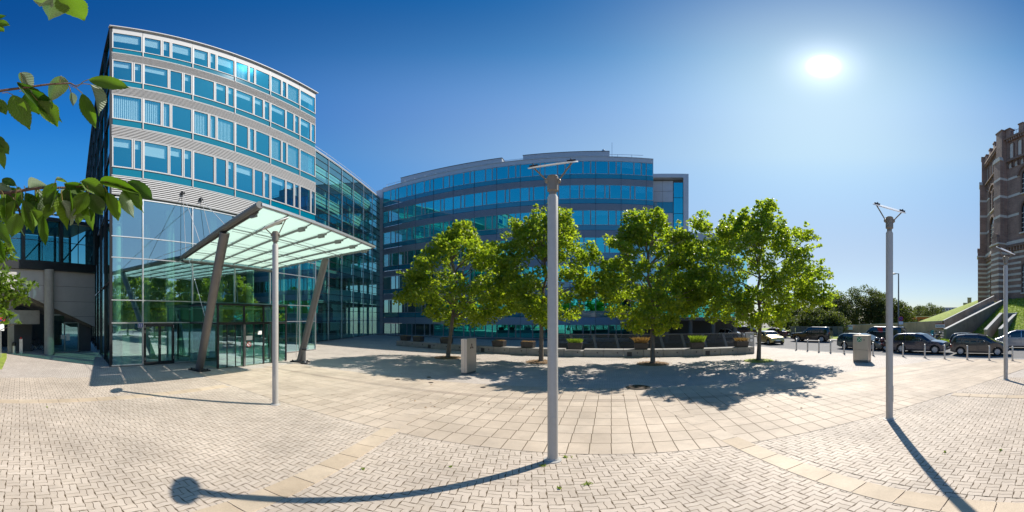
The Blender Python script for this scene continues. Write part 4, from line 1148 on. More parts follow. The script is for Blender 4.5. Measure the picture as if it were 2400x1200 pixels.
# ---- bench wall with planters
pts = [Vector(q) for q in ((-10.87,29.3,0),(-7.65,27.4,0),(-1.6,24.3,0),(1.79,22.6,0),(5.7,21.2,0),(8.16,20.3,0),(12.11,18.9,0),(16.3,17.7,0))]
bw = thing('bench_wall', 'low board marked concrete bench wall curving behind the trees', 'wall', pts[0], 0, world=True)
BH = .52
def along(t):
    ls = [(pts[i+1]-pts[i]).length for i in range(len(pts)-1)]; t *= sum(ls)
    for i, l in enumerate(ls):
        if t <= l or i == len(ls)-1:
            d = (pts[i+1]-pts[i]).normalized(); return pts[i]+d*t, d
        t -= l
nblk = 22
for i in range(nblk):
    p0, d = along((i+.006)/nblk); p1, _ = along((i+.994)/nblk); n = Vector((-d.y,d.x,0))
    hh = BH-.0 if i != 12 else BH-.12
    MB().hexa([p0,p1,p1+n*.9,p0+n*.9,p0+Vector((0,0,hh)),p1+Vector((0,0,hh)),p1+n*.9+Vector((0,0,hh)),p0+n*.9+Vector((0,0,hh))]).build('wall_block', concrete, bw, bevel=.015)
    if i % 4 == 3:
        c, d = along((i+.3)/nblk); MB().hexa([c-d*.16-n*.01+Vector((0,0,.05)),c+d*.16-n*.01+Vector((0,0,.05)),c+d*.16+n*.05+Vector((0,0,.05)),c-d*.16+n*.05+Vector((0,0,.05)),c-d*.16-n*.01+Vector((0,0,.36)),c+d*.16-n*.01+Vector((0,0,.36)),c+d*.16+n*.05+Vector((0,0,.36)),c-d*.16+n*.05+Vector((0,0,.36))]).build('vent_grille', dark_frame, bw)
    c, d = along((i+.7)/nblk); MB().hexa([c-d*.04-n*.02+Vector((0,0,.26)),c+d*.04-n*.02+Vector((0,0,.26)),c+d*.04+n*.02+Vector((0,0,.26)),c-d*.04+n*.02+Vector((0,0,.26)),c-d*.04-n*.02+Vector((0,0,.34)),c+d*.04-n*.02+Vector((0,0,.34)),c+d*.04+n*.02+Vector((0,0,.34)),c-d*.04+n*.02+Vector((0,0,.34))]).build('wall_light', dark_frame, bw)
def blades(n, w, d, h, seed, z0):
    r = np.random.default_rng(seed); v = np.array([(-.012,0,0),(.012,0,0),(.004,0,.7),(0,0,1.0)]); f = [(0,1,2,3)]
    a = r.uniform(0,2*pi,n); L_ = r.uniform(.5,1.1,n)*h; lean = r.normal(size=(n,2))*.35
    P = np.stack([r.uniform(-w,w,n), r.uniform(-d,d,n), np.full(n,z0)],-1)
    X = np.empty((n,4,3)); X[...,0] = P[:,None,0]+v[None,:,0]*np.cos(a)[:,None]+lean[:,None,0]*L_[:,None]*v[None,:,2]**2; X[...,1] = P[:,None,1]+v[None,:,0]*np.sin(a)[:,None]+lean[:,None,1]*L_[:,None]*v[None,:,2]**2; X[...,2] = P[:,None,2]+v[None,:,2]*L_[:,None]
    return v, f, X
planter_m = mat('planter_metal', (.055,.05,.047), .55, .3, var=.15)
dry_grass = leafmat('dry_grass', (.36,.22,.09), (.45,.33,.14), (1,.9,.5), tw=.35)
plist = [(943,'h','first dark planter at the far shaded end of the bench wall',0),(972,'h','second dark planter at the shaded end of the bench wall',0),(1039,'h','dark planter beside the leaning tree trunk',0),(1164,'h','dark planter with brown growth just right of the steel stele',1),(1232,'h','dark planter left of the second tree trunk',1),(1345,'g','planter of short green grass right of the nearest lamp post',2),(1504,'d','planter of tall dry yellow grass beside a tree trunk',3),(1638,'g','planter of bushy green grass on the sunny bench wall',4),(1742,'d','planter of reddish dry grass at the right end of the bench wall',5)]
for x, kd, lb, k in plist:
    th_ = (x-1200)/764; dr = Vector((sin(th_),cos(th_),0)); best = min((abs((lambda c: atan2(c.x,c.y)-th_)(along(i/400)[0])), i) for i in range(401))[1]
    c, d = along(min(.985,max(.015,best/400))); n = Vector((-d.y,d.x,0)); c = c+n*.42
    pl = thing('planter', lb, 'planter', (c.x,c.y,BH), atan2(d.y,d.x), 'planters on the bench wall')
    b = MB(); b.hexa([(-.44,-.26,0),(.44,-.26,0),(.44,.26,0),(-.44,.26,0),(-.5,-.3,.46),(.5,-.3,.46),(.5,.3,.46),(-.5,.3,.46)]); b.build('trough', planter_m, pl, bevel=.012)
    MB().box(-.46,.46,-.26,.26,.462,.475).build('soil', mulch, pl)
    n_ = 420 if kd != 'h' else 160; hh = {'h':.10,'g':.30 if k == 2 else .5,'d':.42 if k == 3 else .26}[kd]
    v, f, X = blades(n_, .45, .25, hh, x, .47)
    tag(link('grass_tuft', scatter_mesh('grass_tuft', v, f, X, {'h':dry_grass,'g':grass_m,'d':dry_grass}[kd]), pl), kind='stuff')

# ---- slatted fence leaning behind the bench wall
f0, f1 = Vector((3.2,25.6,0)), Vector((18.3,20.8,0)); fd = f1-f0; FL = fd.length
fe = thing('slatted_fence', 'dark slatted fence leaning back in sloping frames behind the bench wall', 'fence', f0, atan2(fd.y,fd.x))
slat_m = mat('fence_slat', (.10,.095,.095), .55, .3, var=.1)
npn = 9
for i in range(npn+1):
    x = FL*i/npn; MB().hexa([(x-.11,-.05,0),(x+.11,-.05,0),(x+.11,.12,0),(x-.11,.12,0),(x-.45,.30,1.45),(x-.23,.30,1.45),(x-.23,.47,1.45),(x-.45,.47,1.45)]).build('post', mat('fence_post', (.17,.17,.18), .5, .3) if i == 0 else MATS['fence_post'], fe)
for i in range(npn):
    b = MB(); x0_, x1_ = FL*i/npn+.14, FL*(i+1)/npn-.14; n_ = 15
    for j in range(n_):
        x = x0_+(x1_-x0_)*(j+.5)/n_; b.hexa([(x-.03,0,.14),(x+.03,0,.14),(x+.03,.05,.14),(x-.03,.05,.14),(x-.34,.31,1.38),(x-.28,.31,1.38),(x-.28,.36,1.38),(x-.34,.36,1.38)])
    b.build('slat_panel', slat_m, fe, stuff=True)
MB().hexa([(0,-.03,.08),(FL,-.03,.08),(FL,.08,.08),(0,.08,.08),(0,-.03,.16),(FL,-.03,.16),(FL,.08,.16),(0,.08,.16)]).box(-.35,FL-.3,.30,.42,1.38,1.45).build('rail', MATS['fence_post'], fe)
MB().box(-.2,FL,.5,.7,0,.62).build('base_wall', concrete_dark, fe)
e_ = MB().hexa([(FL-.1,-.4,0),(FL+.5,-.4,0),(FL+.5,-.1,0),(FL-.1,-.1,0),(FL-.3,-.3,1.5),(FL+.5,-.3,1.5),(FL+.5,-.05,1.5),(FL-.3,-.05,1.5)]).build('end_block', concrete_light, fe)
MB().lathe([(.13,-.425),(.13,-.3)], 14, (FL+.2,0,1.15), 'y').lathe([(.13,-.425),(.13,-.3)], 14, (FL+.2,0,.8), 'y').build('number_disc', print_white, e_)

# ---- bollards along the road
bo_m = mat('bollard_steel', (.50,.48,.45), .4, .6, var=.1)
bpos = [(20.55,17.25),(20.54,16.07),(20.40,14.85),(20.45,13.8),(20.4,12.56),(20.4,10.19),(20.6,8.02),(20.4,6.41),(20.15,5.01),(20.0,3.52),(19.9,2.13),(19.8,.7)]
place = ['farthest of the row, before the black four wheel drive','second farthest, before the open road','third farthest, before the open road','left of the steel cabinet, before the open road','just left of the steel cabinet, before the grey green car','just right of the steel cabinet','before the rear wheel of the dark blue car','before the front door of the dark blue car','before the nose of the dark blue car','before the tail of the dark grey hatchback','before the front door of the dark grey hatchback','nearest, before the silver van']
bol = None
for (x, y), pl_ in zip(bpos, place):
    lb = 'thin steel bollard '+pl_
    if bol is None:
        bol = thing('bollard', lb, 'bollard', (x,y,0), 0, 'bollards along the road')
        MB().lathe([(.058,0),(.058,.93),(.05,.965),(.02,.98)], 14).build('tube', bo_m, bol, smooth=True); MB().lathe([(.11,0),(.11,.02),(.06,.03)], 14).build('foot', steel_grey, bol)
        bol.rotation_euler = (0,0,0)
    else: o = dup(bol, (x,y,0), U(0,3)); o['label'] = lb
# ---- cast ash bin by the second canopy column
a_ = thing('ash_bin', 'black cast ash bin at the foot of the far canopy column', 'ash bin', (-11.13,15.03,0), 0)
MB().lathe([(.21,0),(.21,.05),(.13,.10),(.105,.16)], 16).build('foot', dark_frame, a_, smooth=True); MB().lathe([(.10,.16),(.10,.82),(.12,.84)], 16).build('body', steel_grey, a_, smooth=True); MB().lathe([(.14,.84),(.14,.93),(.10,.95)], 16).build('head', dark_frame, a_, smooth=True)

# ---- tall street light with a no parking sign
sl_ = thing('street_light', 'tall grey street light with a no parking sign beyond the parked cars', 'street light', (30.6,12.4,0), 0)
MB().lathe([(.13,0),(.12,1.5),(.085,1.6),(.06,7.6)], 14).build('pole', steel_grey, sl_, smooth=True)
MB().bar((0,0,7.55),(-.1,.28,7.6),.07).build('arm', steel_grey, sl_); MB().ell((-.12,.5,7.58),(.16,.34,.09)).build('lamp_head', steel_grey, sl_, smooth=True)
ns = MB().lathe([(.24,-.02),(.24,0)], 22, (0,0,0), 'y').build('no_parking_sign', print_red, sl_, fix=True); ns.location = (-.1,-.3,2.72); ns.rotation_euler = (0,0,-1.2)
MB().lathe([(.19,-.026),(.19,-.02)], 22, (0,0,0), 'y').build('sign_field', print_blue, ns); MB().bar((-.14,-.028,.14),(.14,-.028,-.14),.05,.004,up=(0,1,0)).build('sign_stroke', print_red, ns)
MB().box(-.22,.22,-.02,0,-.62,-.3).build('sign_plate', print_white, ns)

# ---- under the footbridge: sign post, bollards, planter box, bicycles
s_ = thing('sign_post', 'thin sign post with a red and blue no parking sign at the left edge', 'sign post', tuple(at(2,21.5)), 0)
MB().lathe([(.03,0),(.03,3.1)], 10).build('post', alu, s_, smooth=True)
q = MB().lathe([(.30,-.02),(.30,0)], 24, (0,0,0), 'y').build('sign', print_red, s_); q.location = (.04,0,2.75); q.rotation_euler = (0,0,1.5)
MB().lathe([(.24,-.026),(.24,-.02)], 24, (0,0,0), 'y').build('sign_field', print_blue, q); MB().bar((-.18,-.029,.18),(.18,-.029,-.18),.06,.005,up=(0,1,0)).bar((-.18,-.031,-.18),(.18,-.031,.18),.06,.003,up=(0,1,0)).build('sign_stroke', print_red, q)
MB().box(-.22,.22,-.02,0,-.85,-.36).build('sign_plate', print_white, q)
k_ = thing('short_bollard', 'short grey bollard with a dark head under the footbridge', 'bollard', tuple(at(33,24.0)), 0)
MB().lathe([(.12,0),(.12,.62)], 14).build('tube', alu, k_, smooth=True); MB().lathe([(.16,.62),(.16,.84),(.12,.88)], 14).build('head', dark_frame, k_, smooth=True)
k_ = thing('flat_post', 'slim flat steel post with a red top beside the bicycles', 'bollard', tuple(at(49,24.0)), 0)
MB().box(-.05,.05,-.12,.12,0,1.15).build('plate', alu, k_); MB().ell((0,0,1.2),(.08,.08,.1)).build('top', print_red, k_)
MB().box(-1.0,1.0,-.4,.4,0,.85).build('box_seat', concrete_dark, tag(thing('concrete_box', 'low dark concrete box at the back of the passage', 'planter', tuple(at(42,33)), pi/2-.1)))
tyre_m = mat('tyre', (.025,.025,.025), .8)
def ring(b, c, R, r, n=22, m=6, ax='y'):
    k = len(b.v)
    for i in range(n):
        for j in range(m):
            A = 2*pi*i/n; B = 2*pi*j/m; rr = R+r*cos(B)
            b.v.append((c[0]+rr*cos(A), c[1]+r*sin(B), c[2]+rr*sin(A)) if ax == 'y' else (c[0]+r*sin(B), c[1]+rr*cos(A), c[2]+rr*sin(A)))
    for i in range(n):
        for j in range(m): b.f.append((k+i*m+j, k+i*m+(j+1)%m, k+((i+1)%n)*m+(j+1)%m, k+((i+1)%n)*m+j))
    return b
def bicycle(loc, rz, col, label):
    b_ = thing('bicycle', label, 'bicycle', loc, rz, 'bicycles parked under the footbridge')
    for x in (-.53,.53):
        w_ = ring(MB(), (x,0,.34), .32, .02).build('wheel', tyre_m, b_, smooth=True)
        sp = MB()
        for i in range(10): a = pi*i/5; sp.bar((x,0,.34),(x+.31*cos(a),0,.34+.31*sin(a)),.005)
        sp.build('spokes', alu, w_)
    m_ = mat('bicycle_paint', col, .35, .2)
    MB().path([(-.53,0,.34),(-.12,0,.30),(.36,0,.80),(-.18,0,.72),(-.53,0,.34)],.017,6).path([(-.12,0,.30),(-.22,0,.92)],.017,6).path([(.53,0,.34),(.36,0,.80),(.31,0,1.02)],.017,6).build('frame', m_, b_, smooth=True)
    MB().ell((-.24,0,.95),(.14,.07,.035)).build('saddle', black_rubber, b_, smooth=True)
    MB().path([(.30,-.28,1.04),(.36,-.1,1.04),(.36,.1,1.04),(.30,.28,1.04)],.014,6).build('handlebar', black_rubber, b_, smooth=True)
    ring(MB(), (-.12,.03,.30), .09, .008, 14, 4).bar((-.12,.05,.30),(-.04,.05,.16),.02).bar((-.12,-.05,.30),(-.2,-.05,.44),.02).build('crank', alu, b_)
    return b_
bicycle(tuple(at(87,26.0)), 1.45, (.05,.05,.06), 'front bicycle in the row beside the concrete column')
bicycle(tuple(at(97,26.8)), 1.75, (.12,.12,.14), 'bicycle behind the front one, nearer the concrete column')
bicycle(tuple(at(80,27.3)), 1.2, (.06,.02,.02), 'rearmost bicycle in the row, turned towards the passage')
bicycle(tuple(at(63,26.3)), .6, (.03,.04,.05), 'leftmost bicycle of the row beside the red topped post')

# ---- a person inside the lobby
def person(loc, rz, label, dress=True, h=1.7):
    pr = thing('person', label, 'person', loc, rz)
    vs = {'pel':(0,0,.95),'wai':(0,0,1.1),'che':(0,.01,1.3),'neck':(0,.02,1.46),'hed':(0,.0,1.58),'hdt':(0,.0,1.66),
          'sl':(-.17,.01,1.4),'el':(-.24,.03,1.15),'hl':(-.25,-.05,.92),'sr':(.17,.01,1.4),'er':(.24,.03,1.15),'hr':(.25,-.05,.92),
          'tl':(-.09,0,.9),'kl':(-.10,.0,.5),'al':(-.10,.03,.08),'fl':(-.11,-.12,.04),'tr':(.09,0,.9),'kr':(.10,-.06,.5),'ar':(.10,.06,.09),'fr':(.11,-.09,.04)}
    rad = dict(pel=.14,wai=.115,che=.135,neck=.05,hed=.085,hdt=.075,sl=.06,el=.042,hl=.035,sr=.06,er=.042,hr=.035,tl=.09,kl=.055,al=.036,fl=.03,tr=.09,kr=.055,ar=.036,fr=.03)
    E_ = [('pel','wai'),('wai','che'),('che','neck'),('neck','hed'),('hed','hdt'),('che','sl'),('sl','el'),('el','hl'),('che','sr'),('sr','er'),('er','hr'),('pel','tl'),('tl','kl'),('kl','al'),('al','fl'),('pel','tr'),('tr','kr'),('kr','ar'),('ar','fr')]
    kk = list(vs); me = bpy.data.meshes.new('body'); me.from_pydata([vs[q] for q in kk], [(kk.index(a), kk.index(c)) for a, c in E_], [])
    sk = mat('skin', (.35,.2,.14), .5) if 'skin' not in MATS else MATS['skin']; me.materials.append(sk)
    o = link('body', me, pr); m_ = o.modifiers.new('skin', 'SKIN'); o.modifiers.new('sub', 'SUBSURF').levels = 1; o.modifiers['sub'].render_levels = 1
    for i, q in enumerate(kk): me.skin_vertices[0].data[i].radius = (rad[q],)*2
    me.skin_vertices[0].data[0].use_root = True
    MB().lathe([(.30,.42),(.24,.7),(.175,.95),(.14,1.1),(.175,1.28),(.185,1.38),(.09,1.44)], 18).build('dress', mat('dark_dress', (.02,.02,.025), .8), pr, smooth=True)
    MB().ell((0,.03,1.63),(.10,.11,.12)).ell((0,.09,1.55),(.07,.06,.10)).build('hair', mat('dark_hair', (.03,.02,.015), .5), pr, smooth=True)
person((-22.6,13.2,0), 1.9, 'person in a dark dress standing inside the glass lobby')
# ================================================================== vehicles
car_glass = mat('car_glass', (.012,.016,.018), .03, spec=.9)
trim_m = mat('car_trim', (.018,.018,.019), .6)
rim_m = mat('wheel_rim', (.55,.55,.56), .35, .25)
head_m = mat('headlight_glass', (.62,.64,.66), .08, .3, spec=.9)
tail_m = mat('tail_light', (.38,.01,.01), .12, spec=.8)
WH = {}
def lerp_pts(P, x):
    if x <= P[0][0]: return P[0][1]
    for (a, za), (b, zb) in zip(P, P[1:]):
        if x <= b: return za+(zb-za)*(x-a)/(b-a)
    return P[-1][1]
def wheel(parent, x, y, r, side):
    key = round(r,3)
    if key not in WH:
        prof = [(r*.62,-.002),(r*.62,-.09),(r*.93,-.10),(r,-.06),(r,.06),(r*.93,.10),(r*.66,.095),(r*.64,.002)]
        rb = MB(); rb.lathe([(r*.64,.02),(r*.64,.085),(r*.60,.085),(r*.58,.03)], 22, (0,0,0), 'y')
        for i in range(5):
            a = 2*pi*i/5; rb.bar((r*.1*cos(a),.075,r*.1*sin(a)),(r*.6*cos(a),.07,r*.6*sin(a)),.085,.02,up=(0,1,0))
        rb.lathe([(r*.14,.03),(r*.14,.09)], 12, (0,0,0), 'y')
        disc = MB().lathe([(r*.62,-.02),(r*.62,.012)], 16, (0,0,0), 'y')
        WH[key] = (MB().lathe(prof, 26, (0,0,0), 'y').mesh('tyre', tyre_m, True), rb.mesh('rim', rim_m), disc.mesh('hub', black_rubber))
    t_, r_, d_ = WH[key]
    w = link('wheel', t_, parent); w.location = (x, y, r); w.rotation_euler = (0,0,0 if side > 0 else pi)
    link('rim', r_, w); link('hub', d_, w)
def vehicle(name, label, cat, loc, rz, col, L, Wd, H, wb, top, belt, glassx, doors, r=.32, clear=.2, wsx=None, rwx=None, paint=None, roof_m=None, tumble=.17, metal=.3, twotone=None, fo=None):
    """top: outline of the roof line (x,z) from tail to nose; x forwards, nose at +L/2"""
    v = thing(name, label, cat, loc, rz)
    pm_ = paint or mat(name+'_paint', col, .28, metal, coat=1.0, spec=.6)
    fo = fo if fo is not None else (L-wb)/2-.02
    xf = L/2-fo; xr = xf-wb; ra = r+.055
    def hw(x, z):
        e = max(0, (abs(x)-(L/2-.75))/.75); w_ = Wd/2*(1-.17*e**2.2)
        if z < .42: w_ *= .965+.035*(z/.42)
        if z > belt: w_ *= 1-tumble*(z-belt)/(H-belt)
        return w_
    def zb(x):
        z = clear+.10*max(0,(abs(x)-(L/2-.5))/.5)**2
        for xw in (xf, xr):
            d = abs(x-xw)
            if d < ra: z = max(z, r+sqrt(ra*ra-d*d)-.01)
        return z
    xs = set(np.linspace(-L/2, L/2, 44).tolist())
    for xw in (xf, xr):
        for k in range(13): xs.add(xw+ra*cos(pi*k/12))
    for q in top: xs.add(q[0])
    xs = sorted(q for q in xs if -L/2 <= q <= L/2)
    def section(x):
        zt = lerp_pts(top, x); z0 = min(zb(x), zt-.1); pts = []
        for t in (0,.12,.3,.5,.68,.82,.92,.975):
            z = z0+(zt-z0)*t; y = hw(x,z)*(1-.10*max(0,(t-.8)/.2)**2); pts.append((y,z))
        y = pts[-1][0]; pts += [(y*.93, zt-.002),(y*.6, zt+.012),(0, zt+.018)]
        return pts
    b = MB(); n = None
    for x in xs:
        p = section(x); full = [(y,z) for y,z in p]+[(-y,z) for y,z in p[-2::-1]]; n = len(full)
        b.v += [(x,y,z) for y,z in full]
    for i in range(len(xs)-1):
        for j in range(n-1): a = i*n+j; b.f.append((a,a+n,a+n+1,a+1))
    b.f.append(tuple(range(n))); b.f.append(tuple((len(xs)-1)*n+j for j in range(n))[::-1])
    o = b.build('body', pm_, v, smooth=True)
    if roof_m: o.data.materials.append(roof_m); [setattr(f, 'material_index', 1) for f in o.data.polygons if f.center.z > H-.09 and f.normal.z > .3]
    # glazing
    def side_patch(x0, x1, name, m_, top_gap=.09, z0=None, z1=None, off=.008):
        for s in (1,-1):
            q = MB(); N_ = 10; rows_ = []
            for i in range(N_+1):
                x = x0+(x1-x0)*i/N_; zt = lerp_pts(top,x); lo = (z0 if z0 is not None else belt+.02); hi = (z1 if z1 is not None else min(zt-top_gap, H-.12))
                if hi < lo+.015: hi = lo+.015
                col_ = []
                for k in range(5):
                    z = lo+(hi-lo)*k/4; zz0 = min(zb(x), zt-.1); t = (z-zz0)/(zt-zz0); y = hw(x,z)*(1-.10*max(0,(t-.8)/.2)**2)+off; col_.append((x,s*y,z))
                rows_.append(col_)
            for cc in rows_: q.v += cc
            for i in range(N_):
                for k in range(4): a = i*5+k; q.f.append((a,a+5,a+6,a+1))
            q.build(name, m_, v, smooth=True)
    for x0_, x1_ in glassx: side_patch(x0_, x1_, 'side_window', car_glass)
    for xd in doors: side_patch(xd-.006, xd+.006, 'door_seam', trim_m, z0=.34, z1=belt+.01, off=.003)
    side_patch(xr+ra+.02, xf-ra-.02, 'sill_trim', trim_m, z0=clear+.01, z1=clear+.11, off=.006)
    for xd in doors[:2]: side_patch(xd+.06, xd+.24, 'door_handle', trim_m, z0=belt-.13, z1=belt-.10, off=.02)
    def top_patch(x0, x1, name, wf=.84):
        q = MB(); N_ = 8; M_ = 10
        for i in range(N_+1):
            x = x0+(x1-x0)*i/N_; zt = lerp_pts(top,x); y0 = hw(x,zt)*.90*(.93+.07)
            for j in range(M_+1):
                u = -1+2*j/M_; y = y0*wf*u; q.v.append((x,y,zt+.022-.012*abs(u)))
        for i in range(N_):
            for j in range(M_): a = i*(M_+1)+j; q.f.append((a,a+M_+1,a+M_+2,a+1))
        q.build(name, car_glass, v, smooth=True)
    if wsx: top_patch(*wsx, 'windscreen', .96)
    if rwx: top_patch(*rwx, 'rear_window', .9)
    MB().box(-L/2+.25, L/2-.25, -Wd/2+.18, Wd/2-.18, clear-.02, clear+.25).build('underbody', trim_m, v)
    for xw in (xf, xr):
        for s in (1,-1): wheel(v, xw, s*(Wd/2-.115), r, s)
    hz = lerp_pts(top, L/2-.12)
    for s in (1,-1):
        MB().ell((L/2-.20, s*(hw(L/2-.2,.6)-.17), min(hz-.10,.72)), (.17,.20,.085)).build('headlight', head_m, v, smooth=True)
        zt = lerp_pts(top,-L/2+.05); MB().ell((-L/2+.09, s*(hw(-L/2+.1,.8)-.07), min(belt-.02, zt-.14)), (.07,.09,.15)).build('tail_light', tail_m, v, smooth=True)
        xm = (wsx[0] if wsx else L/4)-.02
        MB().ell((xm+.0, s*(Wd/2+.09), belt+.09), (.07,.11,.075)).build('mirror', pm_, v, smooth=True)
    ye = hw(L/2,.45)
    MB().box(L/2-.02, L/2+.015, -ye*.7, ye*.7, clear+.1, clear+.24).build('grille', trim_m, v)
    MB().box(-L/2-.012, -L/2+.02, -.26, .26, .52, .63).build('number_plate', print_white, v)
    MB().box(L/2+.005, L/2+.018, -.26, .26, .42, .52).build('number_plate', print_white, v)
    return v
DOWN = -pi/2                                             # heading -y
suv_top = [(-2.15,.80),(-2.12,1.02),(-1.98,1.30),(-1.72,1.50),(-1.2,1.56),(-.2,1.57),(.28,1.50),(.62,1.27),(1.02,1.02),(1.5,.96),(1.95,.86),(2.1,.72),(2.15,.55)]
vehicle('parked_car','dark blue crossover car with alloy wheels behind the bollards','car',(23.7,7.75,0),DOWN,(.012,.02,.055),4.3,1.8,1.58,2.63,suv_top,.98,[(-1.85,-1.05),(-.98,-.12),(-.06,.80)],[-1.0,-.09,.92],r=.34,wsx=(.32,1.0),rwx=(-2.1,-1.75))
hatch_top = [(-2.0,.82),(-1.97,1.05),(-1.82,1.36),(-1.55,1.52),(-1.0,1.57),(-.1,1.57),(.4,1.46),(.85,1.20),(1.25,1.0),(1.6,.92),(1.92,.80),(2.05,.60)]
vehicle('parked_car','dark grey hatchback with red tail light behind the bollards','car',(23.3,3.15,0),DOWN,(.045,.045,.052),4.1,1.78,1.58,2.6,hatch_top,.98,[(-1.72,-1.15),(-1.08,-.15),(-.08,.92)],[-1.1,-.11,1.0],r=.31,wsx=(.42,1.2),rwx=(-1.95,-1.58))
mpv_top = [(-2.15,.85),(-2.1,1.1),(-1.95,1.38),(-1.6,1.55),(-1,1.6),(.1,1.58),(.6,1.42),(1.1,1.14),(1.45,.98),(1.8,.88),(2.05,.75),(2.15,.56)]
vehicle('parked_car','grey green people carrier partly behind the steel cabinet','car',(24.6,13.3,-.03),DOWN,(.045,.075,.08),4.3,1.76,1.45,2.65,[(a,c*.9) for a,c in mpv_top],.86,[(-1.9,-1.2),(-1.12,-.2),(-.12,.9)],[-1.15,-.15,.98],r=.30,wsx=(.62,1.4),rwx=(-2.05,-1.65))
van_top = [(-2.4,.95),(-2.36,1.3),(-2.25,1.58),(-1.9,1.70),(-.8,1.74),(.3,1.72),(.8,1.56),(1.35,1.22),(1.7,1.05),(2.1,.92),(2.33,.78),(2.4,.58)]
vehicle('parked_van','silver people carrier with dark windows at the right edge','van',(28.2,.35,0),pi/2,(.42,.43,.46),4.8,1.9,1.75,3.0,van_top,1.05,[(-2.1,-1.25),(-1.18,-.15),(-.08,1.1)],[-1.2,-.1,1.15],r=.33,wsx=(.82,1.65),rwx=(-2.32,-1.95),metal=.7)
bv_top = [(-2.3,1.0),(-2.28,1.6),(-2.2,1.88),(-1.9,1.95),(.6,1.95),(.95,1.85),(1.45,1.35),(1.72,1.12),(2.1,1.0),(2.27,.8),(2.3,.6)]
bv = vehicle('delivery_van','black delivery van with a slanting red stripe behind the motorcycles','van',(29.3,13.6,-.05),pi/2,(.018,.019,.022),4.6,1.9,1.95,2.9,bv_top,1.15,[(.25,1.25)],[.18,1.3],r=.31,wsx=(.98,1.68))
yv = .965
MB().hexa([(-.75,yv,.62),(-.35,yv,.62),(-.35,yv-.03,.62),(-.75,yv-.03,.62),(-.35,yv-.10,1.84),(.15,yv-.10,1.84),(.15,yv-.13,1.84),(-.35,yv-.13,1.84)]).build('red_stripe', print_red, bv)
MB().hexa([(-1.4,yv-.055,1.44),(.55,yv-.055,1.44),(.55,yv-.08,1.44),(-1.4,yv-.08,1.44),(-1.4,yv-.056,1.47),(.55,yv-.056,1.47),(.55,yv-.082,1.47),(-1.4,yv-.082,1.47)]).build('white_line', print_white, bv)
off_top = [(-2.3,.95),(-2.27,1.3),(-2.15,1.68),(-1.95,1.78),(-.2,1.80),(.25,1.70),(.7,1.22),(.95,1.13),(1.7,1.08),(2.15,1.0),(2.3,.7)]
vehicle('off_road_car','black four wheel drive with red tail lights driving away on the road','car',(29.4,22.4,-.05),pi/2+.35,(.014,.015,.017),4.6,1.9,1.82,2.8,off_top,1.10,[(-2.0,-1.2),(-1.1,-.3),(-.22,.55)],[-1.15,-.26,.62],r=.38,clear=.3,wsx=(.28,.68),rwx=(-2.25,-2.0))
mini_top = [(-1.82,.75),(-1.8,1.0),(-1.65,1.28),(-1.4,1.38),(-.3,1.40),(.12,1.33),(.6,.98),(.75,.93),(1.4,.86),(1.72,.75),(1.82,.55)]
vehicle('small_car','small pale yellow car with light roof behind the last tree trunk','car',(23.9,23.6,-.03),DOWN-.35,(.62,.46,.12),3.64,1.69,1.40,2.47,mini_top,.88,[(-1.6,-.62),(-.55,.5)],[-.58,.58],r=.29,wsx=(.16,.58),rwx=(-1.79,-1.45),roof_m=mat('pale_roof',(.6,.62,.63),.3,.2,coat=1.0))
sed_top = [(-2.2,.75),(-2.15,.95),(-1.6,1.0),(-1.1,1.34),(-.5,1.42),(.2,1.40),(.7,1.15),(1.0,.96),(1.6,.88),(2.05,.74),(2.2,.55)]
vehicle('parked_car','dark maroon saloon car far back across the road','car',(31.5,30.5,-.05),pi*.62,(.06,.018,.02),4.4,1.74,1.42,2.65,sed_top,.94,[(-1.3,-.45),(-.38,.6)],[-.42,.68],r=.31,wsx=(.24,.95),rwx=(-1.58,-1.12))
vehicle('parked_car','white hatchback far back beside the pavilion','car',(24.6,31.5,-.05),-1.0,(.70,.72,.74),4.1,1.74,1.5,2.55,[(a,c*.95) for a,c in hatch_top],.93,[(-1.72,-1.15),(-1.08,-.15),(-.08,.92)],[-1.1,-.11],r=.30,wsx=(.42,1.2),rwx=(-1.95,-1.58))
vehicle('parked_car','brown estate car with pale roof rails behind the yellow car','car',(30.5,36.0,-.05),1.9,(.10,.06,.045),4.5,1.78,1.6,2.65,suv_top,.98,[(-1.85,-1.05),(-.98,-.12),(-.06,.80)],[-1.0,-.09],r=.32,wsx=(.32,1.0),rwx=(-2.1,-1.75))
vehicle('parked_car','black hatchback behind the tail of the dark grey hatchback','car',(29.6,4.9,-.03),DOWN,(.015,.015,.017),3.7,1.7,1.4,2.4,[(a*.9,c*.88) for a,c in hatch_top],.86,[(-1.5,-.95),(-.9,-.1),(-.04,.8)],[-.9,-.07],r=.29,wsx=(.4,1.05),rwx=(-1.76,-1.42))
# the street seen under the footbridge
vehicle('parked_car','pale blue car far away in the street under the footbridge','car',tuple(at(40,60)),.3,(.25,.35,.5),4.2,1.76,1.5,2.6,[(a,c*.95) for a,c in hatch_top],.93,[(-1.08,-.15),(-.08,.92)],[-.1],wsx=(.42,1.2),rwx=(-1.95,-1.58))
vehicle('parked_car','white car far away in the street under the footbridge','car',tuple(at(62,57)),.1,(.7,.7,.7),4.2,1.76,1.5,2.6,[(a,c*.95) for a,c in hatch_top],.93,[(-1.08,-.15),(-.08,.92)],[-.1],wsx=(.42,1.2),rwx=(-1.95,-1.58))

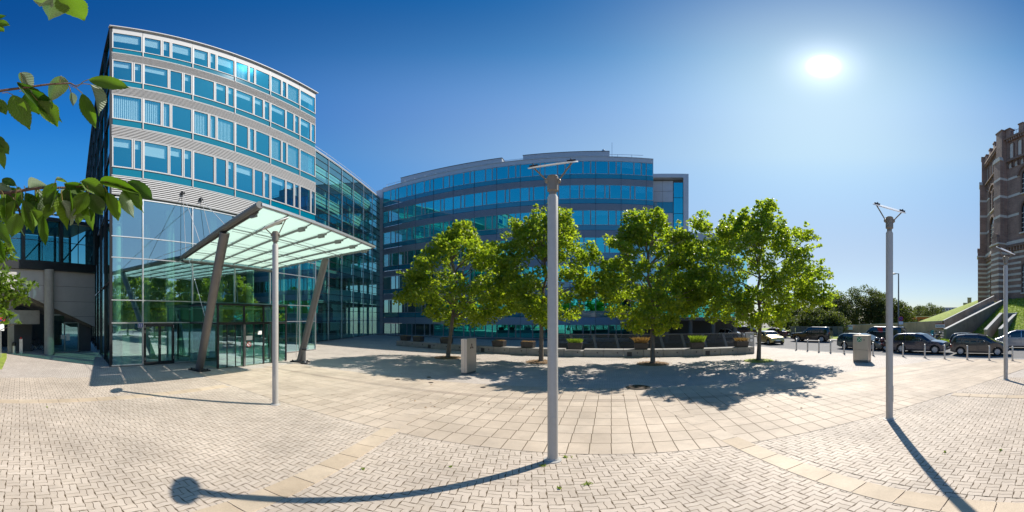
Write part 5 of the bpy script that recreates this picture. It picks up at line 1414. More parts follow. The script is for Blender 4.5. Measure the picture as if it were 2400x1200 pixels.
# ---- motorcycles
def scooter(loc, rz, col, label, box=True):
    s = thing('motorcycle', label, 'motorcycle', loc, rz, 'motorcycles parked by the road')
    for x in (-.62,.66):
        w_ = ring(MB(), (x,0,.27), .20, .075, 20, 8).build('wheel', tyre_m, s, smooth=True); MB().lathe([(.16,-.04),(.16,.04)], 14, (x,0,.27), 'y').build('rim', rim_m, w_)
    pm_ = mat('motorcycle_paint', col, .3, .2, coat=1.0)
    b = MB(); b.ell((-.45,0,.58),(.48,.19,.19)).ell((.05,0,.38),(.42,.15,.13)).ell((.52,0,.66),(.16,.20,.36)).ell((.66,0,.46),(.22,.09,.07)); b.build('fairing', pm_, s, smooth=True)
    MB().ell((-.38,0,.80),(.44,.16,.08)).build('seat', black_rubber, s, smooth=True)
    MB().path([(.66,0,.27),(.50,0,1.0)],.035,8).path([(.40,-.36,1.06),(.47,-.1,1.02),(.47,.1,1.02),(.40,.36,1.06)],.018,6).build('fork', alu, s, smooth=True)
    b = MB(); b.hexa([(.62,-.2,.98),(.62,.2,.98),(.64,.2,.99),(.64,-.2,.99),(.46,-.15,1.38),(.46,.15,1.38),(.48,.15,1.39),(.48,-.15,1.39)]); b.build('windshield', g_bridge, s)
    MB().ell((.70,0,.86),(.06,.10,.09)).build('headlight', head_m, s, smooth=True); MB().ell((-.92,0,.62),(.05,.10,.05)).build('tail_light', tail_m, s)
    for q in (-1,1): MB().path([(.42,.3*q,1.06),(.44,.38*q,1.24)],.008,5).ell((.44,.40*q,1.28),(.02,.07,.05)).build('mirror', black_rubber, s)
    MB().path([(-.1,-.14,.25),(-.75,-.17,.32)],.05,8).build('exhaust', rim_m, s, smooth=True)
    if box: MB().ell((-.88,0,.98),(.22,.22,.17)).build('top_box', pm_, s, smooth=True)
    return s
scooter((24.5,10.9,-.03), DOWN+.5, (.02,.02,.022), 'black motorcycle between the steel cabinet and the lamp post')
scooter((23.9,10.15,-.03), DOWN+.3, (.10,.03,.03), 'dark red motorcycle with top box half behind the lamp post')
scooter((24.2,9.0+.55,-.03), DOWN+.2, (.025,.02,.02), 'black motorcycle just right of the lamp post')
for i, (x, d, c, lb) in enumerate([(2094,32,(.2,.03,.03),'red motorcycle farther back, left of the tall street light'),(2103,31.5,(.3,.3,.32),'silver motorcycle farther back at the foot of the tall street light'),(2113,32,(.16,.03,.03),'red motorcycle farther back, right of the tall street light'),(2183,34.5,(.12,.04,.14),'purple motorcycle behind the bonnet of the dark blue car'),(2193,34.5,(.03,.03,.03),'black motorcycle by the foot of the concrete stair wall')]):
    scooter(tuple(at(x,d,.05)), U(-.4,.4)+pi, c, lb, i % 2 == 0)
# ================================================================== right-hand side: berm, walls, brick tower, far things
GC = Vector((62.45,-16.7,0)); GR = 24.0
hx = np.linspace(33.4, 110, 90); hy = np.linspace(-70, 60, 130)
def berm(x, y):
    r = hypot(x-GC.x, y-GC.y); t = max(0, min(1, (33.0-r)/9.4)); t = t*t*(3-2*t)*.25+t*.75
    m = 7.0*max(0, 1-hypot(x-61, y-7)/18.0)
    return max(5.7*t, m if y > 4 or x > 50 else 0)+.02+.04*sin(x*1.3+y*.7)*t
V = [(x, y, berm(x,y)) for x in hx for y in hy]; nY = len(hy)
b = MB(); b.v = V; b.f = [(i*nY+j,(i+1)*nY+j,(i+1)*nY+j+1,i*nY+j+1) for i in range(len(hx)-1) for j in range(nY-1)]
o = b.build('grass_slope', grass_ground, smooth=True, fix=False); tag(o, kind='structure')
# grass blades on the part in view
r_ = np.random.default_rng(3); n = 26000
gx = r_.uniform(33.5,50,n); gy = r_.uniform(-6,13,n); gz = np.array([berm(x,y) for x,y in zip(gx,gy)])
bvv = np.array([(-.03,0,0),(.03,0,0),(.0,.02,.20)]); a = r_.uniform(0,2*pi,n); s = r_.uniform(.6,1.5,n)
X = np.empty((n,3,3)); X[...,0] = gx[:,None]+(bvv[None,:,0]*np.cos(a)[:,None]-bvv[None,:,1]*np.sin(a)[:,None])*s[:,None]+bvv[None,:,2]*r_.normal(size=(n,1))*.5; X[...,1] = gy[:,None]+(bvv[None,:,0]*np.sin(a)[:,None])*s[:,None]+bvv[None,:,2]*r_.normal(size=(n,1))*.5; X[...,2] = gz[:,None]+bvv[None,:,2]*s[:,None]-.02
tag(link('grass', scatter_mesh('grass', bvv, [(0,1,2)], X, grass_m)), 'mown green grass on the berm below the brick tower', 'grass', kind='stuff')
# retaining walls: thing > wall panels
def ramp_wall(name, label, p, q, z0, z1, th=.35, n=6, m_=None, cope=.0):
    p = Vector(p); q = Vector(q); w_ = thing(name, label, 'wall', (p.x,p.y,0), 0, world=True); d = (q-p).normalized(); nn = Vector((-d.y,d.x,0))*th
    for i in range(n):
        t0, t1 = (i+.004)/n, (i+.996)/n; a_, c_ = p.lerp(q,t0), p.lerp(q,t1); h0 = z0+(z1-z0)*t0; h1 = z0+(z1-z0)*t1
        MB().hexa([a_-Vector((0,0,.3)), c_-Vector((0,0,.3)), c_+nn-Vector((0,0,.3)), a_+nn-Vector((0,0,.3)), (a_.x,a_.y,h0),(c_.x,c_.y,h1),(c_.x+nn.x,c_.y+nn.y,h1),(a_.x+nn.x,a_.y+nn.y,h0)]).build('wall_panel', m_ or concrete_wall, w_)
        MB().hexa([(a_.x-nn.x*.08,a_.y-nn.y*.08,h0),(c_.x-nn.x*.08,c_.y-nn.y*.08,h1),(c_.x+nn.x*1.08,c_.y+nn.y*1.08,h1),(a_.x+nn.x*1.08,a_.y+nn.y*1.08,h0),(a_.x-nn.x*.08,a_.y-nn.y*.08,h0+.09),(c_.x-nn.x*.08,c_.y-nn.y*.08,h1+.09),(c_.x+nn.x*1.08,c_.y+nn.y*1.08,h1+.09),(a_.x+nn.x*1.08,a_.y+nn.y*1.08,h0+.09)]).build('coping', concrete_light, w_)
    return w_
rw = ramp_wall('retaining_wall','long stained concrete retaining wall behind the parked vehicles',(42.8,27.5,0),(43.6,11.1,0),1.45,2.3,n=9,th=-.4)
ramp_wall('stair_wall','concrete wall rising along the stairs to the brick tower',(43.6,11.1,0),(48.2,4.6,0),2.35,6.2,n=6,th=-.4)
ramp_wall('stair_wall','dark shaded concrete wing wall sloping down to the parked cars',(36.9,9.0,0),(47.3,2.6,0),1.35,5.7,n=7,th=.4,m_=concrete_dark)  # shade on this face is put into the darker concrete colour
ramp_wall('stair_wall','shorter concrete stair wall above the dark grey hatchback',(35.8,4.1,0),(41.0,2.7,0),1.35,3.4,n=4,th=.35)
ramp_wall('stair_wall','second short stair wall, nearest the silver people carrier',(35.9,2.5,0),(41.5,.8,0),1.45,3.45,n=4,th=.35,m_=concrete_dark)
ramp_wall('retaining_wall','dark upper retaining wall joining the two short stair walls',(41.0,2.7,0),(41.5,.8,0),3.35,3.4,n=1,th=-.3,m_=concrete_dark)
ramp_wall('retaining_wall','grey low wall left of the long retaining wall',(41.0,33.5,0),(42.7,27.8,0),1.5,1.5,n=3,th=-.3,m_=concrete)
# stairs between the first two walls
st_ = thing('stairs', 'concrete stairs climbing the berm between two sloping walls', 'stairs', (40.5,10.2,0), world=True)
for i in range(20):
    t = i/20; p0 = Vector((38.2,10.6,0)).lerp(Vector((47.7,3.9,0)), t); d = Vector((9.5,-6.7,0)).normalized(); nn = Vector((-d.y,d.x,0)); z = .3+5.2*t
    MB().hexa([p0-nn*.9,p0+d*.62-nn*.9,p0+d*.62+nn*.9,p0+nn*.9,*[q+Vector((0,0,z)) for q in (p0-nn*.9,p0+d*.62-nn*.9,p0+d*.62+nn*.9,p0+nn*.9)]]).build('step', concrete, st_)
sp_ = at(2222,44.5); s_ = thing('wall_sign', 'long white sign with red border on the concrete retaining wall', 'sign', (43.1,11.35,1.35), -1.52)
MB().box(-.65,.65,-.05,-.01,-.05,.6).build('board', print_white, s_); b = MB(); b.box(-.65,.65,-.06,-.051,.52,.6).box(-.65,.65,-.06,-.051,-.05,.0); b.build('border', print_red, s_)
b = MB()
for row, z in ((0,.33),(1,.12)):
    x = -.55
    while x < .5: w_ = U(.05,.14); MB().box(x,x+w_,-.056,-.051,z,z+.1).build('lettering', print_blue, s_); x += w_+.03
s_ = thing('wall_sign', 'small pale notice at the left end of the concrete retaining wall', 'sign', (42.2,24.9,.9), -1.52)
MB().box(-.4,.4,-.06,-.01,0,.75).build('board', blind_white, s_); MB().box(-.34,.34,-.065,-.06,.5,.65).build('heading', mat('faded_red', (.5,.25,.25), .6), s_)

# ---- the brick tower
brick_m = bricks('tower_brick', (.25,.145,.11), (.31,.19,.145), (.26,.23,.20), .5, .15, .015, wall=True, stain=.3, rough=.85)
stone_m = mat('pale_stone', (.55,.51,.46), .8, var=.12, scale=2)
brick_dark = mat('dark_brick', (.19,.125,.10), .9, var=.25, scale=3, bump=.3)
gas = thing('brick_tower', 'round brick gasholder tower with white stone bands on the grassy berm', 'tower', GC, 0)
GB, GT = 5.4, 34.6; NB_ = 14; A0 = radians(98.2); PA = 2*pi/NB_
MB().lathe([(GR-1.4,GB),(GR-1.4,GT)], NB_*4).build('inner_wall', brick_dark, gas)
def gp(a, r): return (r*cos(a), r*sin(a))
for k in range(NB_):
    a0 = A0+PA*k; a1 = a0+PA; P0, P1 = gp(a0, GR), gp(a1, GR)
    fr = Fr(P1, (P0[0]-P1[0], P0[1]-P1[1])); Lb = hypot(P0[0]-P1[0], P0[1]-P1[1])
    if fr.n[0]*cos((a0+a1)/2)+fr.n[1]*sin((a0+a1)/2) < 0: fr = Fr(P0, (P1[0]-P0[0], P1[1]-P0[1]))
    vis = k in (NB_-1, 0, 1, 2)
    MB().fbox(fr, 0, Lb, -.8, 0, GB, GT).build('bay_wall', brick_m, gas)
    for s in ((0,) if k else (0,)):
        pass
    # pilaster at the corner, stepped
    ar = a0; c_, s__ = cos(ar), sin(ar); tx, ty = -s__, c_
    pf_ = Fr((GR*c_-tx*1.15, GR*s__-ty*1.15), (tx, ty))
    if pf_.n[0]*c_+pf_.n[1]*s__ < 0: pf_ = Fr((GR*c_+tx*1.15, GR*s__+ty*1.15), (-tx,-ty))
    MB().fbox(pf_, 0, 2.3, -1, 1.35, GB, 14.6).build('buttress', brick_m, gas)
    MB().fbox(pf_, .15, 2.15, -1, 1.0, 14.6, 29.8).build('pilaster', brick_m, gas)
    MB().fbox(pf_, .3, 2.0, -1, .65, 29.8, 36.3).build('pilaster_head', brick_m, gas)
    if not vis and k != 3: continue
    MB().sprism(Fr((pf_.p(0,0,0)[0],pf_.p(0,0,0)[1]),pf_.t), [(.0,29.7),(2.3,29.7),(2.0,30.5),(.3,30.5)], .5, 1.1).build('weathering', stone_m, gas)
    b = MB()
    for j in range(9): a_ = pi*j/8; b.v.append(pf_.p(1.15-.75*cos(a_), 1.0, 15.7+.75*sin(a_)))
    n9 = 9
    for j in range(9): a_ = pi*j/8; b.v.append(pf_.p(1.15-.75*cos(a_), 1.45, 15.7+.75*sin(a_)))
    b.f = [tuple(range(9)), tuple(range(9,18))[::-1]]+[(j,j+1,j+10,j+9) for j in range(8)]; b.build('buttress_cap', brick_dark, gas)
    MB().fbox(pf_, .35, 1.95, .95, 1.4, 14.6, 15.7).build('buttress_top', brick_m, gas)
    MB().fbox(pf_, -.1, 2.4, -.5, 1.5, 14.45, 14.7).build('ledge', stone_m, gas)
    for z in (6.7,7.55,8.5,9.4,10.3,11.15,12.0,12.85):
        MB().fbox(pf_, -.02, 2.32, -.9, 1.37, z, z+.34).build('stone_band', stone_m, gas)
    for z in (19.1, 22.6, 25.9): MB().fbox(pf_, .13, 2.17, -.9, 1.02, z, z+.42).build('stone_band', stone_m, gas)
    MB().fbox(pf_, .2, 2.1, -1.1, .75, 36.3, 36.6).build('pilaster_coping', brick_dark, gas)
    m0, m1 = 1.16, Lb-1.16; mid = (m0+m1)/2
    for z in (6.7,7.55,8.5,9.4,10.3,11.15,12.0,12.85):
        cuts = [(m0, mid-1.5), (mid+1.5, m1)] if z < 11.2 else [(m0, m1)]
        for c0, c1 in cuts: MB().fbox(fr, c0, c1, -.1, .03, z, z+.34).build('stone_band', stone_m, gas)
    for z in (19.1, 22.6, 25.9):
        for c0, c1 in ((m0, mid-1.75), (mid+1.75, m1)):
            if z == 22.6: c0, c1 = (c0, c1)
            MB().fbox(fr, c0, c1, -.1, .03, z, z+.42).build('stone_band', stone_m, gas)
    MB().fbox(fr, m0, m1, -.3, .45, 13.9, 14.3).build('ledge', brick_dark, gas); MB().sprism(fr, [(m0,14.3),(m1,14.3),(m1,14.9),(m0,14.9)], .0, .3).build('weathering', stone_m, gas)
    for j in range(14):
        s = m0+(m1-m0)*(j+.5)/14; MB().fbox(fr, s-.13, s+.13, 0, .35, 13.3, 13.9).build('corbel', brick_m, gas)
    def arch(c, w, z0, z1, fw, proud, bars=(1,2)):
        R_ = w/2; zc = z1-R_; N_ = 12
        inn = [(c-R_,z0)]+[(c-R_*cos(pi*j/N_), zc+R_*sin(pi*j/N_)) for j in range(N_+1)]+[(c+R_,z0)]
        out = [(c-R_-fw,z0)]+[(c-(R_+fw)*cos(pi*j/N_), zc+(R_+fw)*sin(pi*j/N_)) for j in range(N_+1)]+[(c+R_+fw,z0)]
        b = MB(); n_ = len(inn)
        for d_ in (.0, proud):
            b.v += [fr.p(s,d_,z) for s,z in inn]+[fr.p(s,d_,z) for s,z in out]
        for j in range(n_-1):
            b.f += [(2*n_+j,2*n_+j+1,3*n_+j+1,3*n_+j),(n_+j,n_+j+1,3*n_+j+1,3*n_+j),(j,j+1,2*n_+j+1,2*n_+j)]
        w_ = b.build('window', brick_dark, gas)
        q = MB(); q.v = [fr.p(s,.035,z) for s,z in inn]; q.f = [tuple(range(n_))]; q.build('pane', car_glass if bars else stone_m, w_, fix=False)
        if bars:
            q = MB()
            for i in range(1,bars[0]+1): s = c-R_+w*i/(bars[0]+1); q.fbox(fr, s-.05, s+.05, .036, .10, z0, zc)
            for i in range(1,bars[1]+1): z = z0+(zc-z0)*i/(bars[1]+1); q.fbox(fr, c-R_, c+R_, .036, .09, z-.05, z+.05)
            q.build('glazing_bar', stone_m, w_)
            MB().fbox(fr, c-R_-fw, c+R_+fw, 0, .3, z0-.2, z0).build('sill', stone_m, w_)
    for dx in (-.75,.75): arch(mid+dx, .95, 6.6, 11.0, .14, .16, (1,4))
    arch(mid, 2.6, 16.0, 21.3, .35, .30, (3,4))
    for dx in (-.72,.72): arch(mid+dx, 1.0, 22.6, 26.6, .2, .22, (1,3))
    R_ = 1.75; b = MB(); N_ = 14
    for d_ in (0,.32):
        for rr in (R_, R_+.35): b.v += [fr.p(mid-rr*cos(pi*j/N_), d_, 26.0+rr*sin(pi*j/N_)) for j in range(N_+1)]
    n_ = N_+1
    for j in range(N_): b.f += [(2*n_+j,2*n_+j+1,3*n_+j+1,3*n_+j),(n_+j,n_+j+1,3*n_+j+1,3*n_+j),(j,j+1,2*n_+j+1,2*n_+j)]
    b.build('relieving_arch', brick_dark, gas)
    for j in range(5): arch(m0+(m1-m0)*(j+.5)/5, .78, 30.2, 33.3, .15, .18, None)
    for j in range(7): arch(m0+(m1-m0)*(j+.5)/7, .7, 28.2, 29.2, .12, .3, None)
    MB().fbox(fr, m0, m1, -.3, .5, 29.35, 29.55).build('ledge', brick_dark, gas)
    MB().fbox(fr, 0, Lb, -.9, .55, 34.2, 34.6).build('cornice', brick_dark, gas)
    for j in range(18): s = m0+(m1-m0)*(j+.5)/18; MB().fbox(fr, s-.1, s+.1, 0, .45, 33.7, 34.2).build('corbel', brick_m, gas)
    for j in range(4):
        s = Lb*(j+.5)/4 if False else m0+.2+(m1-m0-.4)*j/3; MB().fbox(fr, s-.42, s+.42, -.6, .25, 34.6, 36.5).build('merlon', brick_m, gas); MB().fbox(fr, s-.52, s+.52, -.7, .35, 36.5, 36.75).build('merlon_cap', brick_dark, gas)
    b = MB()
    for j in range(26): s = m0+(m1-m0)*(j+.5)/26; b.bar(fr.p(s,0,34.6), fr.p(s,0,36.1+.25*sin(j*2)), .04)
    b.bar(fr.p(m0,0,35.9), fr.p(m1,0,35.9), .05).bar(fr.p(m0,0,34.9), fr.p(m1,0,34.9), .05); b.build('iron_railing', dark_frame, gas)

# ---- trees and buildings beyond
specs = [(1921,56,6.6,3.2,'yellowish edge tree just right of the largest plane tree'),(1946,60,7.2,3.4,'dark tree second from the left beyond the retaining wall'),(1968,57,7.6,3.2,'dark tree third from the left beyond the retaining wall'),
 (2006,60,8.6,3.6,'tall light topped tree left of the right hand lamp post'),(2036,62,9.0,3.8,'tallest tree beyond the retaining wall'),(2062,60,8.0,3.3,'tree just left of the right hand lamp post'),(2092,58,6.6,3.2,'dark tree between the lamp post and the tall street light'),(2116,62,5.8,3.0,'low dark tree right of the tall street light'),
 (2147,95,6.4,4.2,'pale green tree behind the orange building'),(2163,100,6.6,4.0,'middle tree behind the orange building'),(2186,92,7.6,3.6,'dark tree at the right end behind the orange building'),(2216,110,4.8,4.0,'low dark tree before the distant white offices')]
for i, (x, d, h, rad, lb) in enumerate(specs):
    p = at(x, d); far_tree(p.x, p.y, h, rad, lb, 300+i, 'trees beyond the retaining wall' if i < 8 else 'trees behind the orange building')
for i, (x, d, h, lb) in enumerate([(1905,50,4.2,'shrubby tree in shade behind the black four wheel drive'),(1860,58,5.6,'dark tree behind the largest plane tree crown'),(1820,62,6.0,'dark tree behind the largest plane tree trunk'),(1945,50,4.0,'shrubby tree before the grey fence')]):
    p = at(x, d); far_tree(p.x, p.y, h, 3.0, lb, 340+i, 'dark trees across the road')
def simple_building(name, label, x0, d0, x1, d1, h, depth, wm, nwin, rows, z0=0.0, cat='building', wm2=None):
    a_, c_ = at(x0,d0), at(x1,d1); d = c_-a_; L_ = d.length
    bd_ = thing(name, label, cat, a_, atan2(d.y,d.x)); MB().box(0,L_,0,depth,z0-1,h).build('wall', wm, bd_); MB().box(-.3,L_+.3,-.3,depth,h,h+.25).build('roof', concrete_light, bd_)
    for r in range(rows):
        for i in range(nwin):
            w_ = L_/nwin; hh = (h-z0)/rows
            o = MB().box(w_*(i+.22), w_*(i+.78), -.06, .02, z0+hh*(r+.3), z0+hh*(r+.8)).build('window', wm2 or dark_frame, bd_); MB().box(w_*(i+.26), w_*(i+.74), -.075, -.061, z0+hh*(r+.34), z0+hh*(r+.76)).build('pane', car_glass, o)
    return bd_
simple_building('low_house','low orange brick building beyond the retaining wall',2128,72,2212,78,3.0,8,mat('orange_brick', (.40,.13,.07), .85, var=.15),7,1,z0=.6)
simple_building('office_block','distant pale office building with ribbon windows',2203,190,2262,190,9.0,15,mat('pale_render', (.48,.50,.54), .8),9,3,z0=2)
for x, lb in ((2262,'shorter grey concrete vent shaft on the berm'),(2272,'taller grey concrete vent shaft on the berm')):
    p = at(x,70); v_ = thing('vent_shaft', lb, 'vent shaft', (p.x,p.y,1.5), .2); MB().box(-.42,.42,-.42,.42,-1.5,4.6 if x < 2270 else 5.8).build('shaft', concrete, v_, bevel=.03); MB().box(-.46,.46,-.46,.46,4.6 if x < 2270 else 5.8,4.72 if x < 2270 else 5.92).build('cap', concrete_light, v_)
fc = thing('board_fence', 'dark fence under the trees across the road', 'fence', at(1860,47), 0, world=True)
for i in range(10):
    a_, c_ = at(1852+i*12.4,47.5), at(1852+(i+.95)*12.4,47.5); MB().bar((a_.x,a_.y,.75),(c_.x,c_.y,.75),.08,1.5).build('fence_panel', interior_dark if i % 3 else concrete_dark, fc)
kb = thing('cable_cabinet', 'small yellowish cabinet at the end of the grey low wall', 'cabinet', at(1968,51), 1.0); MB().box(-.4,.4,-.25,.25,0,1.3).build('casing', mat('ochre_cabinet', (.40,.33,.14), .6), kb, bevel=.02); MB().box(-.43,.43,-.28,.28,1.3,1.36).build('lid', concrete_light, kb)
# backdrop on the far left, under the footbridge, and behind the plaza for reflections
for i, (x, d, h, lb) in enumerate([(-20,70,7,'street tree far off under the footbridge, leftmost'),(25,75,7.5,'street tree far off under the footbridge, middle'),(75,72,6.5,'street tree far off under the footbridge, right')]):
    p = at(x, d); far_tree(p.x, p.y, h, 3.4, lb, 360+i, 'street trees under the footbridge', n=30)
# ================================================================== cherry branches close to the camera
def cherry_mat():
    m = leafmat('cherry_leaf', (.03,.075,.009), (.115,.185,.022), (2.0,2.3,.7), back=(.26,.33,.22), tw=.42, rough=.42)
    t, N, L, b = nodes(m)
    tc = N.new('ShaderNodeTexCoord'); sp = N.new('ShaderNodeSeparateXYZ'); L.new(tc.outputs['Object'], sp.inputs[0])
    def mth(op, a, c=None):
        n = N.new('ShaderNodeMath'); n.operation = op
        for i, q in enumerate((a, c)):
            if q is None: continue
            if isinstance(q, (int,float)): n.inputs[i].default_value = q
            else: L.new(q, n.inputs[i])
        return n.outputs[0]
    ay = mth('ABSOLUTE', sp.outputs[1])
    ph = mth('SUBTRACT', mth('MULTIPLY', sp.outputs[0], 11.0), mth('MULTIPLY', ay, 7.0))
    side = mth('POWER', mth('ABSOLUTE', mth('SINE', mth('MULTIPLY', ph, pi))), .35)
    ribm = mth('MINIMUM', mth('MULTIPLY', ay, 26.0), 1.0)
    vein = mth('MULTIPLY', side, ribm)
    bp = N.new('ShaderNodeBump'); bp.inputs['Strength'].default_value = .5; bp.inputs['Distance'].default_value = .004; L.new(vein, bp.inputs['Height']); L.new(bp.outputs[0], b.inputs['Normal'])
    src = b.inputs['Base Color'].links[0].from_socket
    mx = N.new('ShaderNodeMix'); mx.data_type = 'RGBA'; mx.blend_type = 'MULTIPLY'; mx.inputs[0].default_value = 1
    rg = N.new('ShaderNodeMapRange'); rg.inputs[3].default_value = 1.5; rg.inputs[4].default_value = .95; L.new(vein, rg.inputs[0])
    L.new(src, mx.inputs[6]); L.new(rg.outputs[0], mx.inputs[7]); L.new(mx.outputs[2], b.inputs['Base Color'])
    return m
cherry_m = cherry_mat()
twig_m = mat('twig', (.10,.055,.035), .7, var=.3, scale=60, bump=.3, bscale=200)
stem_m = mat('leaf_stalk', (.22,.17,.05), .6)
def cherry_leaf_mesh(seed, curl, fold, roll):
    r = random.Random(seed); v = []; f = []; n = 22; ys = (-1,-.55,0,.55,1)
    for i in range(n+1):
        t = i/n; w_ = .5*(sin(pi*min(1,t**.82)))**.85*(1-.25*t) if 0 < t < 1 else 0
        if t > .86: w_ *= .8
        for y in ys:
            sr = (1+.07*(i % 2)+r.uniform(-.02,.02)) if abs(y) == 1 else 1
            yy = y*w_*sr
            z = fold*abs(yy)-curl*t*t+.03*sin(t*9+y*2+seed)*abs(y)+roll*yy*t
            v.append((t, yy, z))
    for i in range(n):
        for j in range(4): a = i*5+j; f.append((a, a+5, a+6, a+1))
    me = bpy.data.meshes.new('leaf'); me.from_pydata(v, [], f); me.materials.append(cherry_m)
    me.polygons.foreach_set('use_smooth', [True]*len(f)); me.update(); return me
CL = [cherry_leaf_mesh(i, c, fo, ro) for i, (c, fo, ro) in enumerate([(.05,.25,.1),(.18,.35,-.2),(.30,.2,.4),(-.08,.45,.0),(.12,.6,.3),(.25,.9,-.4)])]
CAMP = Vector((0,0,EYE))
def sph(x, y, R):
    t = (x-1200)/764; e = (745-y)/720
    return CAMP+Vector((sin(t)*cos(e), cos(t)*cos(e), sin(e)))*R
cherry = thing('cherry_tree', 'cherry tree whose leafy branches hang into view close by at upper left', 'tree', (-2.3,-.9,0), world=True)
TW = Vector((-2.3,-.9,0))
b = MB(); b.path([TW+Vector((0,0,-.1)), TW+Vector((.02,0,1.2)), TW+Vector((-.05,.05,2.4)), TW+Vector((.05,.1,3.6)), TW+Vector((.2,.2,4.6))], [.13,.10,.09,.06,.03], 12)
b.build('trunk', bark, cherry, smooth=True)
def put_leaf(s, t, wpx, var=None, face=None, roll=0.0, pale=False):
    """one leaf from stalk end s to tip t"""
    ax = (t-s); L_ = ax.length; X = ax.normalized()
    view = (CAMP-(s+t)/2).normalized()
    Z = (view if not pale else -view)+Vector((U(-.35,.35),U(-.35,.35),U(-.1,.5)))
    Z = (Z-X*Z.dot(X)).normalized(); Y = Z.cross(X)
    if roll: q = Quaternion(X, roll); Y = q@Y; Z = q@Z
    o = link('leaf', CL[var if var is not None else random.randrange(6)], cherry)
    wdt = wpx
    M = Matrix(((X.x*L_,Y.x*wdt,Z.x*L_,0),(X.y*L_,Y.y*wdt,Z.y*L_,0),(X.z*L_,Y.z*wdt,Z.z*L_,0),(0,0,0,1)))
    M.translation = s-TW; o.matrix_local = M
    return o
def leaf_px(x0, y0, x1, y1, w, R=1.05, dR=0.0, pale=False, var=None, roll=0.0, stalk=None):
    s = sph(x0,y0,R); t = sph(x1,y1,R+dR)
    put_leaf(s, t, w/764*R*1.0, var, pale=pale, roll=roll)
    if stalk:
        q = sph(*stalk, R); m_ = (q+s)/2+Vector((0,0,.006)); MB().path([q, m_, s], .0014, 5).build('leaf_stalk', stem_m, cherry, smooth=True)
# first branch, against the sky
tw1 = [sph(-260,262,1.25), sph(-120,236,1.12), sph(-30,218,1.06), sph(60,205,1.05), sph(120,197,1.05), sph(165,195,1.05), sph(182,204,1.05)]
b = MB(); b.path([TW+Vector((-.03,.06,2.9))]+tw1, [.025,.014,.009,.0055,.0042,.0035,.003,.0018], 7)
tw2 = [sph(-240,470,1.25), sph(-60,452,1.1), sph(20,452,1.08), sph(90,441,1.08), sph(170,440,1.08), sph(240,428,1.08), sph(285,422,1.08)]
b.path([TW+Vector((-.04,.05,2.5))]+tw2, [.028,.016,.009,.006,.005,.004,.003,.002], 7)
tw3 = [sph(-240,-40,1.3), sph(-40,-40,1.1), sph(90,-18,1.08), sph(160,-16,1.08)]
b.path([TW+Vector((0,.08,3.4))]+tw3, [.02,.012,.006,.004,.002], 7)
tw4 = [sph(20,452,1.08), sph(45,490,1.07), sph(50,520,1.06)]
b.path(tw4, [.005,.004,.002], 6)
b.build('twig', twig_m, cherry, smooth=True)
for a in [(208,186,307,207,34,0,.02,0,0,0,(182,203)),(193,219,224,305,28,0,.03,0,1,0,(165,200)),(212,198,238,272,30,0,-.02,1,4,.5,(178,200)),
          (143,178,116,241,40,0,.02,1,4,.2,(140,192)),(166,216,173,249,14,0,0,1,5,0,(160,200)),(40,193,156,294,34,0,.06,0,1,.2,(52,200)),
          (48,170,76,214,26,0,.02,1,5,.3,(52,196)),(30,222,70,306,44,.02,.02,0,0,.2,(5,218)),(88,236,131,297,42,.01,.03,0,3,-.2,(60,212)),
          (62,218,92,270,40,.03,.02,0,0,.3,(45,214)),(-2,232,12,270,26,0,0,0,1,0,None),(-12,250,2,262,20,0,0,0,0,0,None),
          (150,-14,197,50,44,0,.02,0,0,.1,(140,-16)),(128,-8,118,47,46,0,.02,1,4,.2,(120,-16)),(118,-10,92,16,36,0,.01,1,3,.2,(110,-16)),
          (-20,40,16,37,14,.03,0,0,0,0,None),(-14,50,24,60,20,.03,0,0,1,0,None),(-18,58,10,75,20,.03,0,0,1,0,None),
          (-10,330,22,362,30,0,0,0,0,0,None),(-4,345,12,398,20,0,0,0,2,0,None),(-20,318,20,350,24,0,0,0,1,0,None)]:
    leaf_px(a[0],a[1],a[2],a[3],a[4],1.05+a[5],a[6],bool(a[7]),a[8],a[9],a[10])
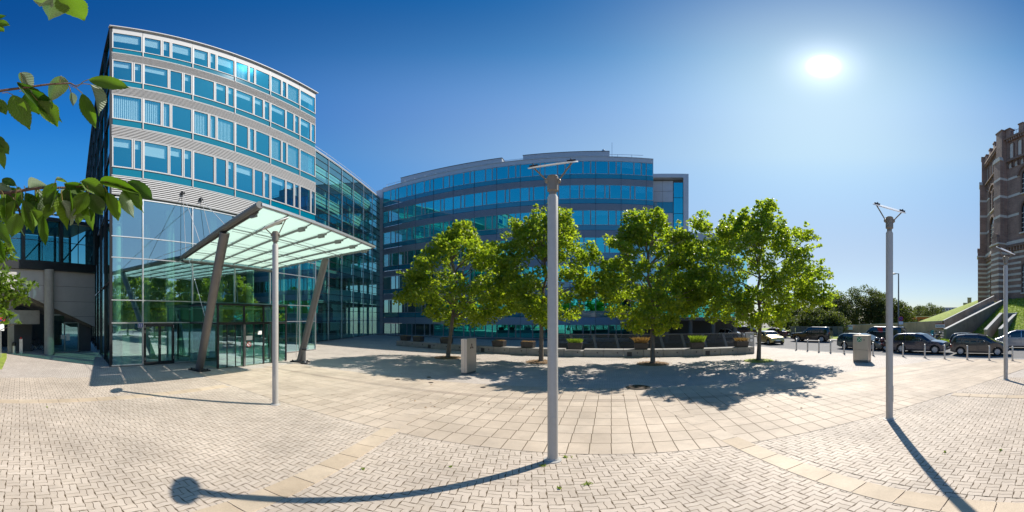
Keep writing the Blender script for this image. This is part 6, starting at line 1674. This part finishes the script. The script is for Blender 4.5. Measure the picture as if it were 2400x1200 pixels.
# second branch, crowded with hanging leaves
for a in [(300,424,361,470,36,1.08),(270,420,340,498,34,1.08),(235,424,330,452,30,1.09),(287,448,306,512,28,1.07),(250,450,279,520,30,1.06),(208,455,247,508,40,1.05),
          (204,450,168,508,40,1.05),(190,424,250,462,36,1.07),(150,430,210,446,30,1.07),(68,447,108,430,28,1.08),(132,428,110,486,40,1.06),(138,446,108,506,40,1.05),
          (146,470,168,528,36,1.04),(90,450,60,480,26,1.09),(52,468,74,545,40,1.05),(72,492,88,535,36,1.04),(40,500,28,560,42,1.03),(132,418,150,424,12,1.08),
          (20,440,52,475,30,1.09),(10,462,-8,505,30,1.07),(120,478,96,520,26,1.07),(175,470,186,530,30,1.08),(100,505,108,575,26,1.05),(35,470,18,520,30,1.06),
          (-10,480,24,530,34,1.04),(-14,520,22,570,36,1.03),(12,540,30,600,30,1.05),(-20,560,12,610,32,1.05),(160,440,196,492,36,1.09),(225,440,262,482,30,1.1),
          (240,452,226,500,26,1.1),(60,452,92,500,34,1.08),(84,470,60,530,30,1.09),(-5,430,30,455,26,1.1),(5,420,40,436,22,1.1),(180,432,140,474,32,1.1)]:
    leaf_px(a[0],a[1],a[2],a[3],a[4],a[5],U(-.03,.06),random.random() < .18,None,U(-.5,.5),(a[0]+U(-8,8), 440+U(-6,6)) if a[1] < 475 else None)
for i in range(26):
    x = U(-40, 210); y = 440+U(-8,40)*(1 if x < 120 else .5)
    leaf_px(x, y, x+U(-28,34), y+U(38,82), U(24,38), U(1.06,1.2), U(-.03,.05), random.random() < .15, None, U(-.8,.8))
# the smaller-leaved tree a little farther off
t2 = thing('cherry_tree', 'small leaved cherry tree at the left edge beside the footbridge', 'tree', (-6.1,-1.0,0), world=True)
T2 = Vector((-6.1,-1.0,0)); b = MB(); b.path([T2+Vector((0,0,-.1)), T2+Vector((0,0,1.5)), T2+Vector((.05,.1,3.2)), T2+Vector((.1,.1,4.6))], [.10,.08,.06,.02], 10)
cen = []; rads = []
for (x, y, rr) in [(-40,600,.3),(-10,590,.22),(8,585,.16),(20,600,.12),(-20,640,.3),(5,660,.2),(25,668,.16),(45,660,.13),(62,672,.11),(78,668,.08),(-10,690,.25),(12,700,.18),(35,700,.14),(52,692,.11),(62,708,.08),(0,735,.16),(18,732,.08),(-30,720,.3),(-60,660,.4),(-70,580,.4),(28,740,.05),(42,756,.04),(10,755,.06),(-40,520,.4),(-20,550,.25)]:
    p = sph(x, y, U(5.2,5.7)); cen.append(tuple(p-T2)); rads.append(rr*1.15)
    limb(b, T2+Vector((.02,.05,max(1.3,p.z*.75))), p, .018, .004, int(x+y), 4, .03, 5)
b.build('trunk', bark, t2, smooth=True)
oval = (np.array([(0,-.5,0),(.22,-.1,-.05),(.17,.25,-.05),(0,.55,-.1),(-.17,.25,-.05),(-.22,-.1,-.05)]), [(0,1,2,3,4,5)])
small_leaf = leafmat('small_cherry_leaf', (.075,.14,.015), (.15,.22,.03), (2.0,2.1,.7), tw=.45, rough=.4)
tag(link('crown', leaf_cloud('crown', cen, rads, [max(10,int(q*q*1500)) for q in rads], .12, oval, small_leaf, 5), t2), kind='stuff')
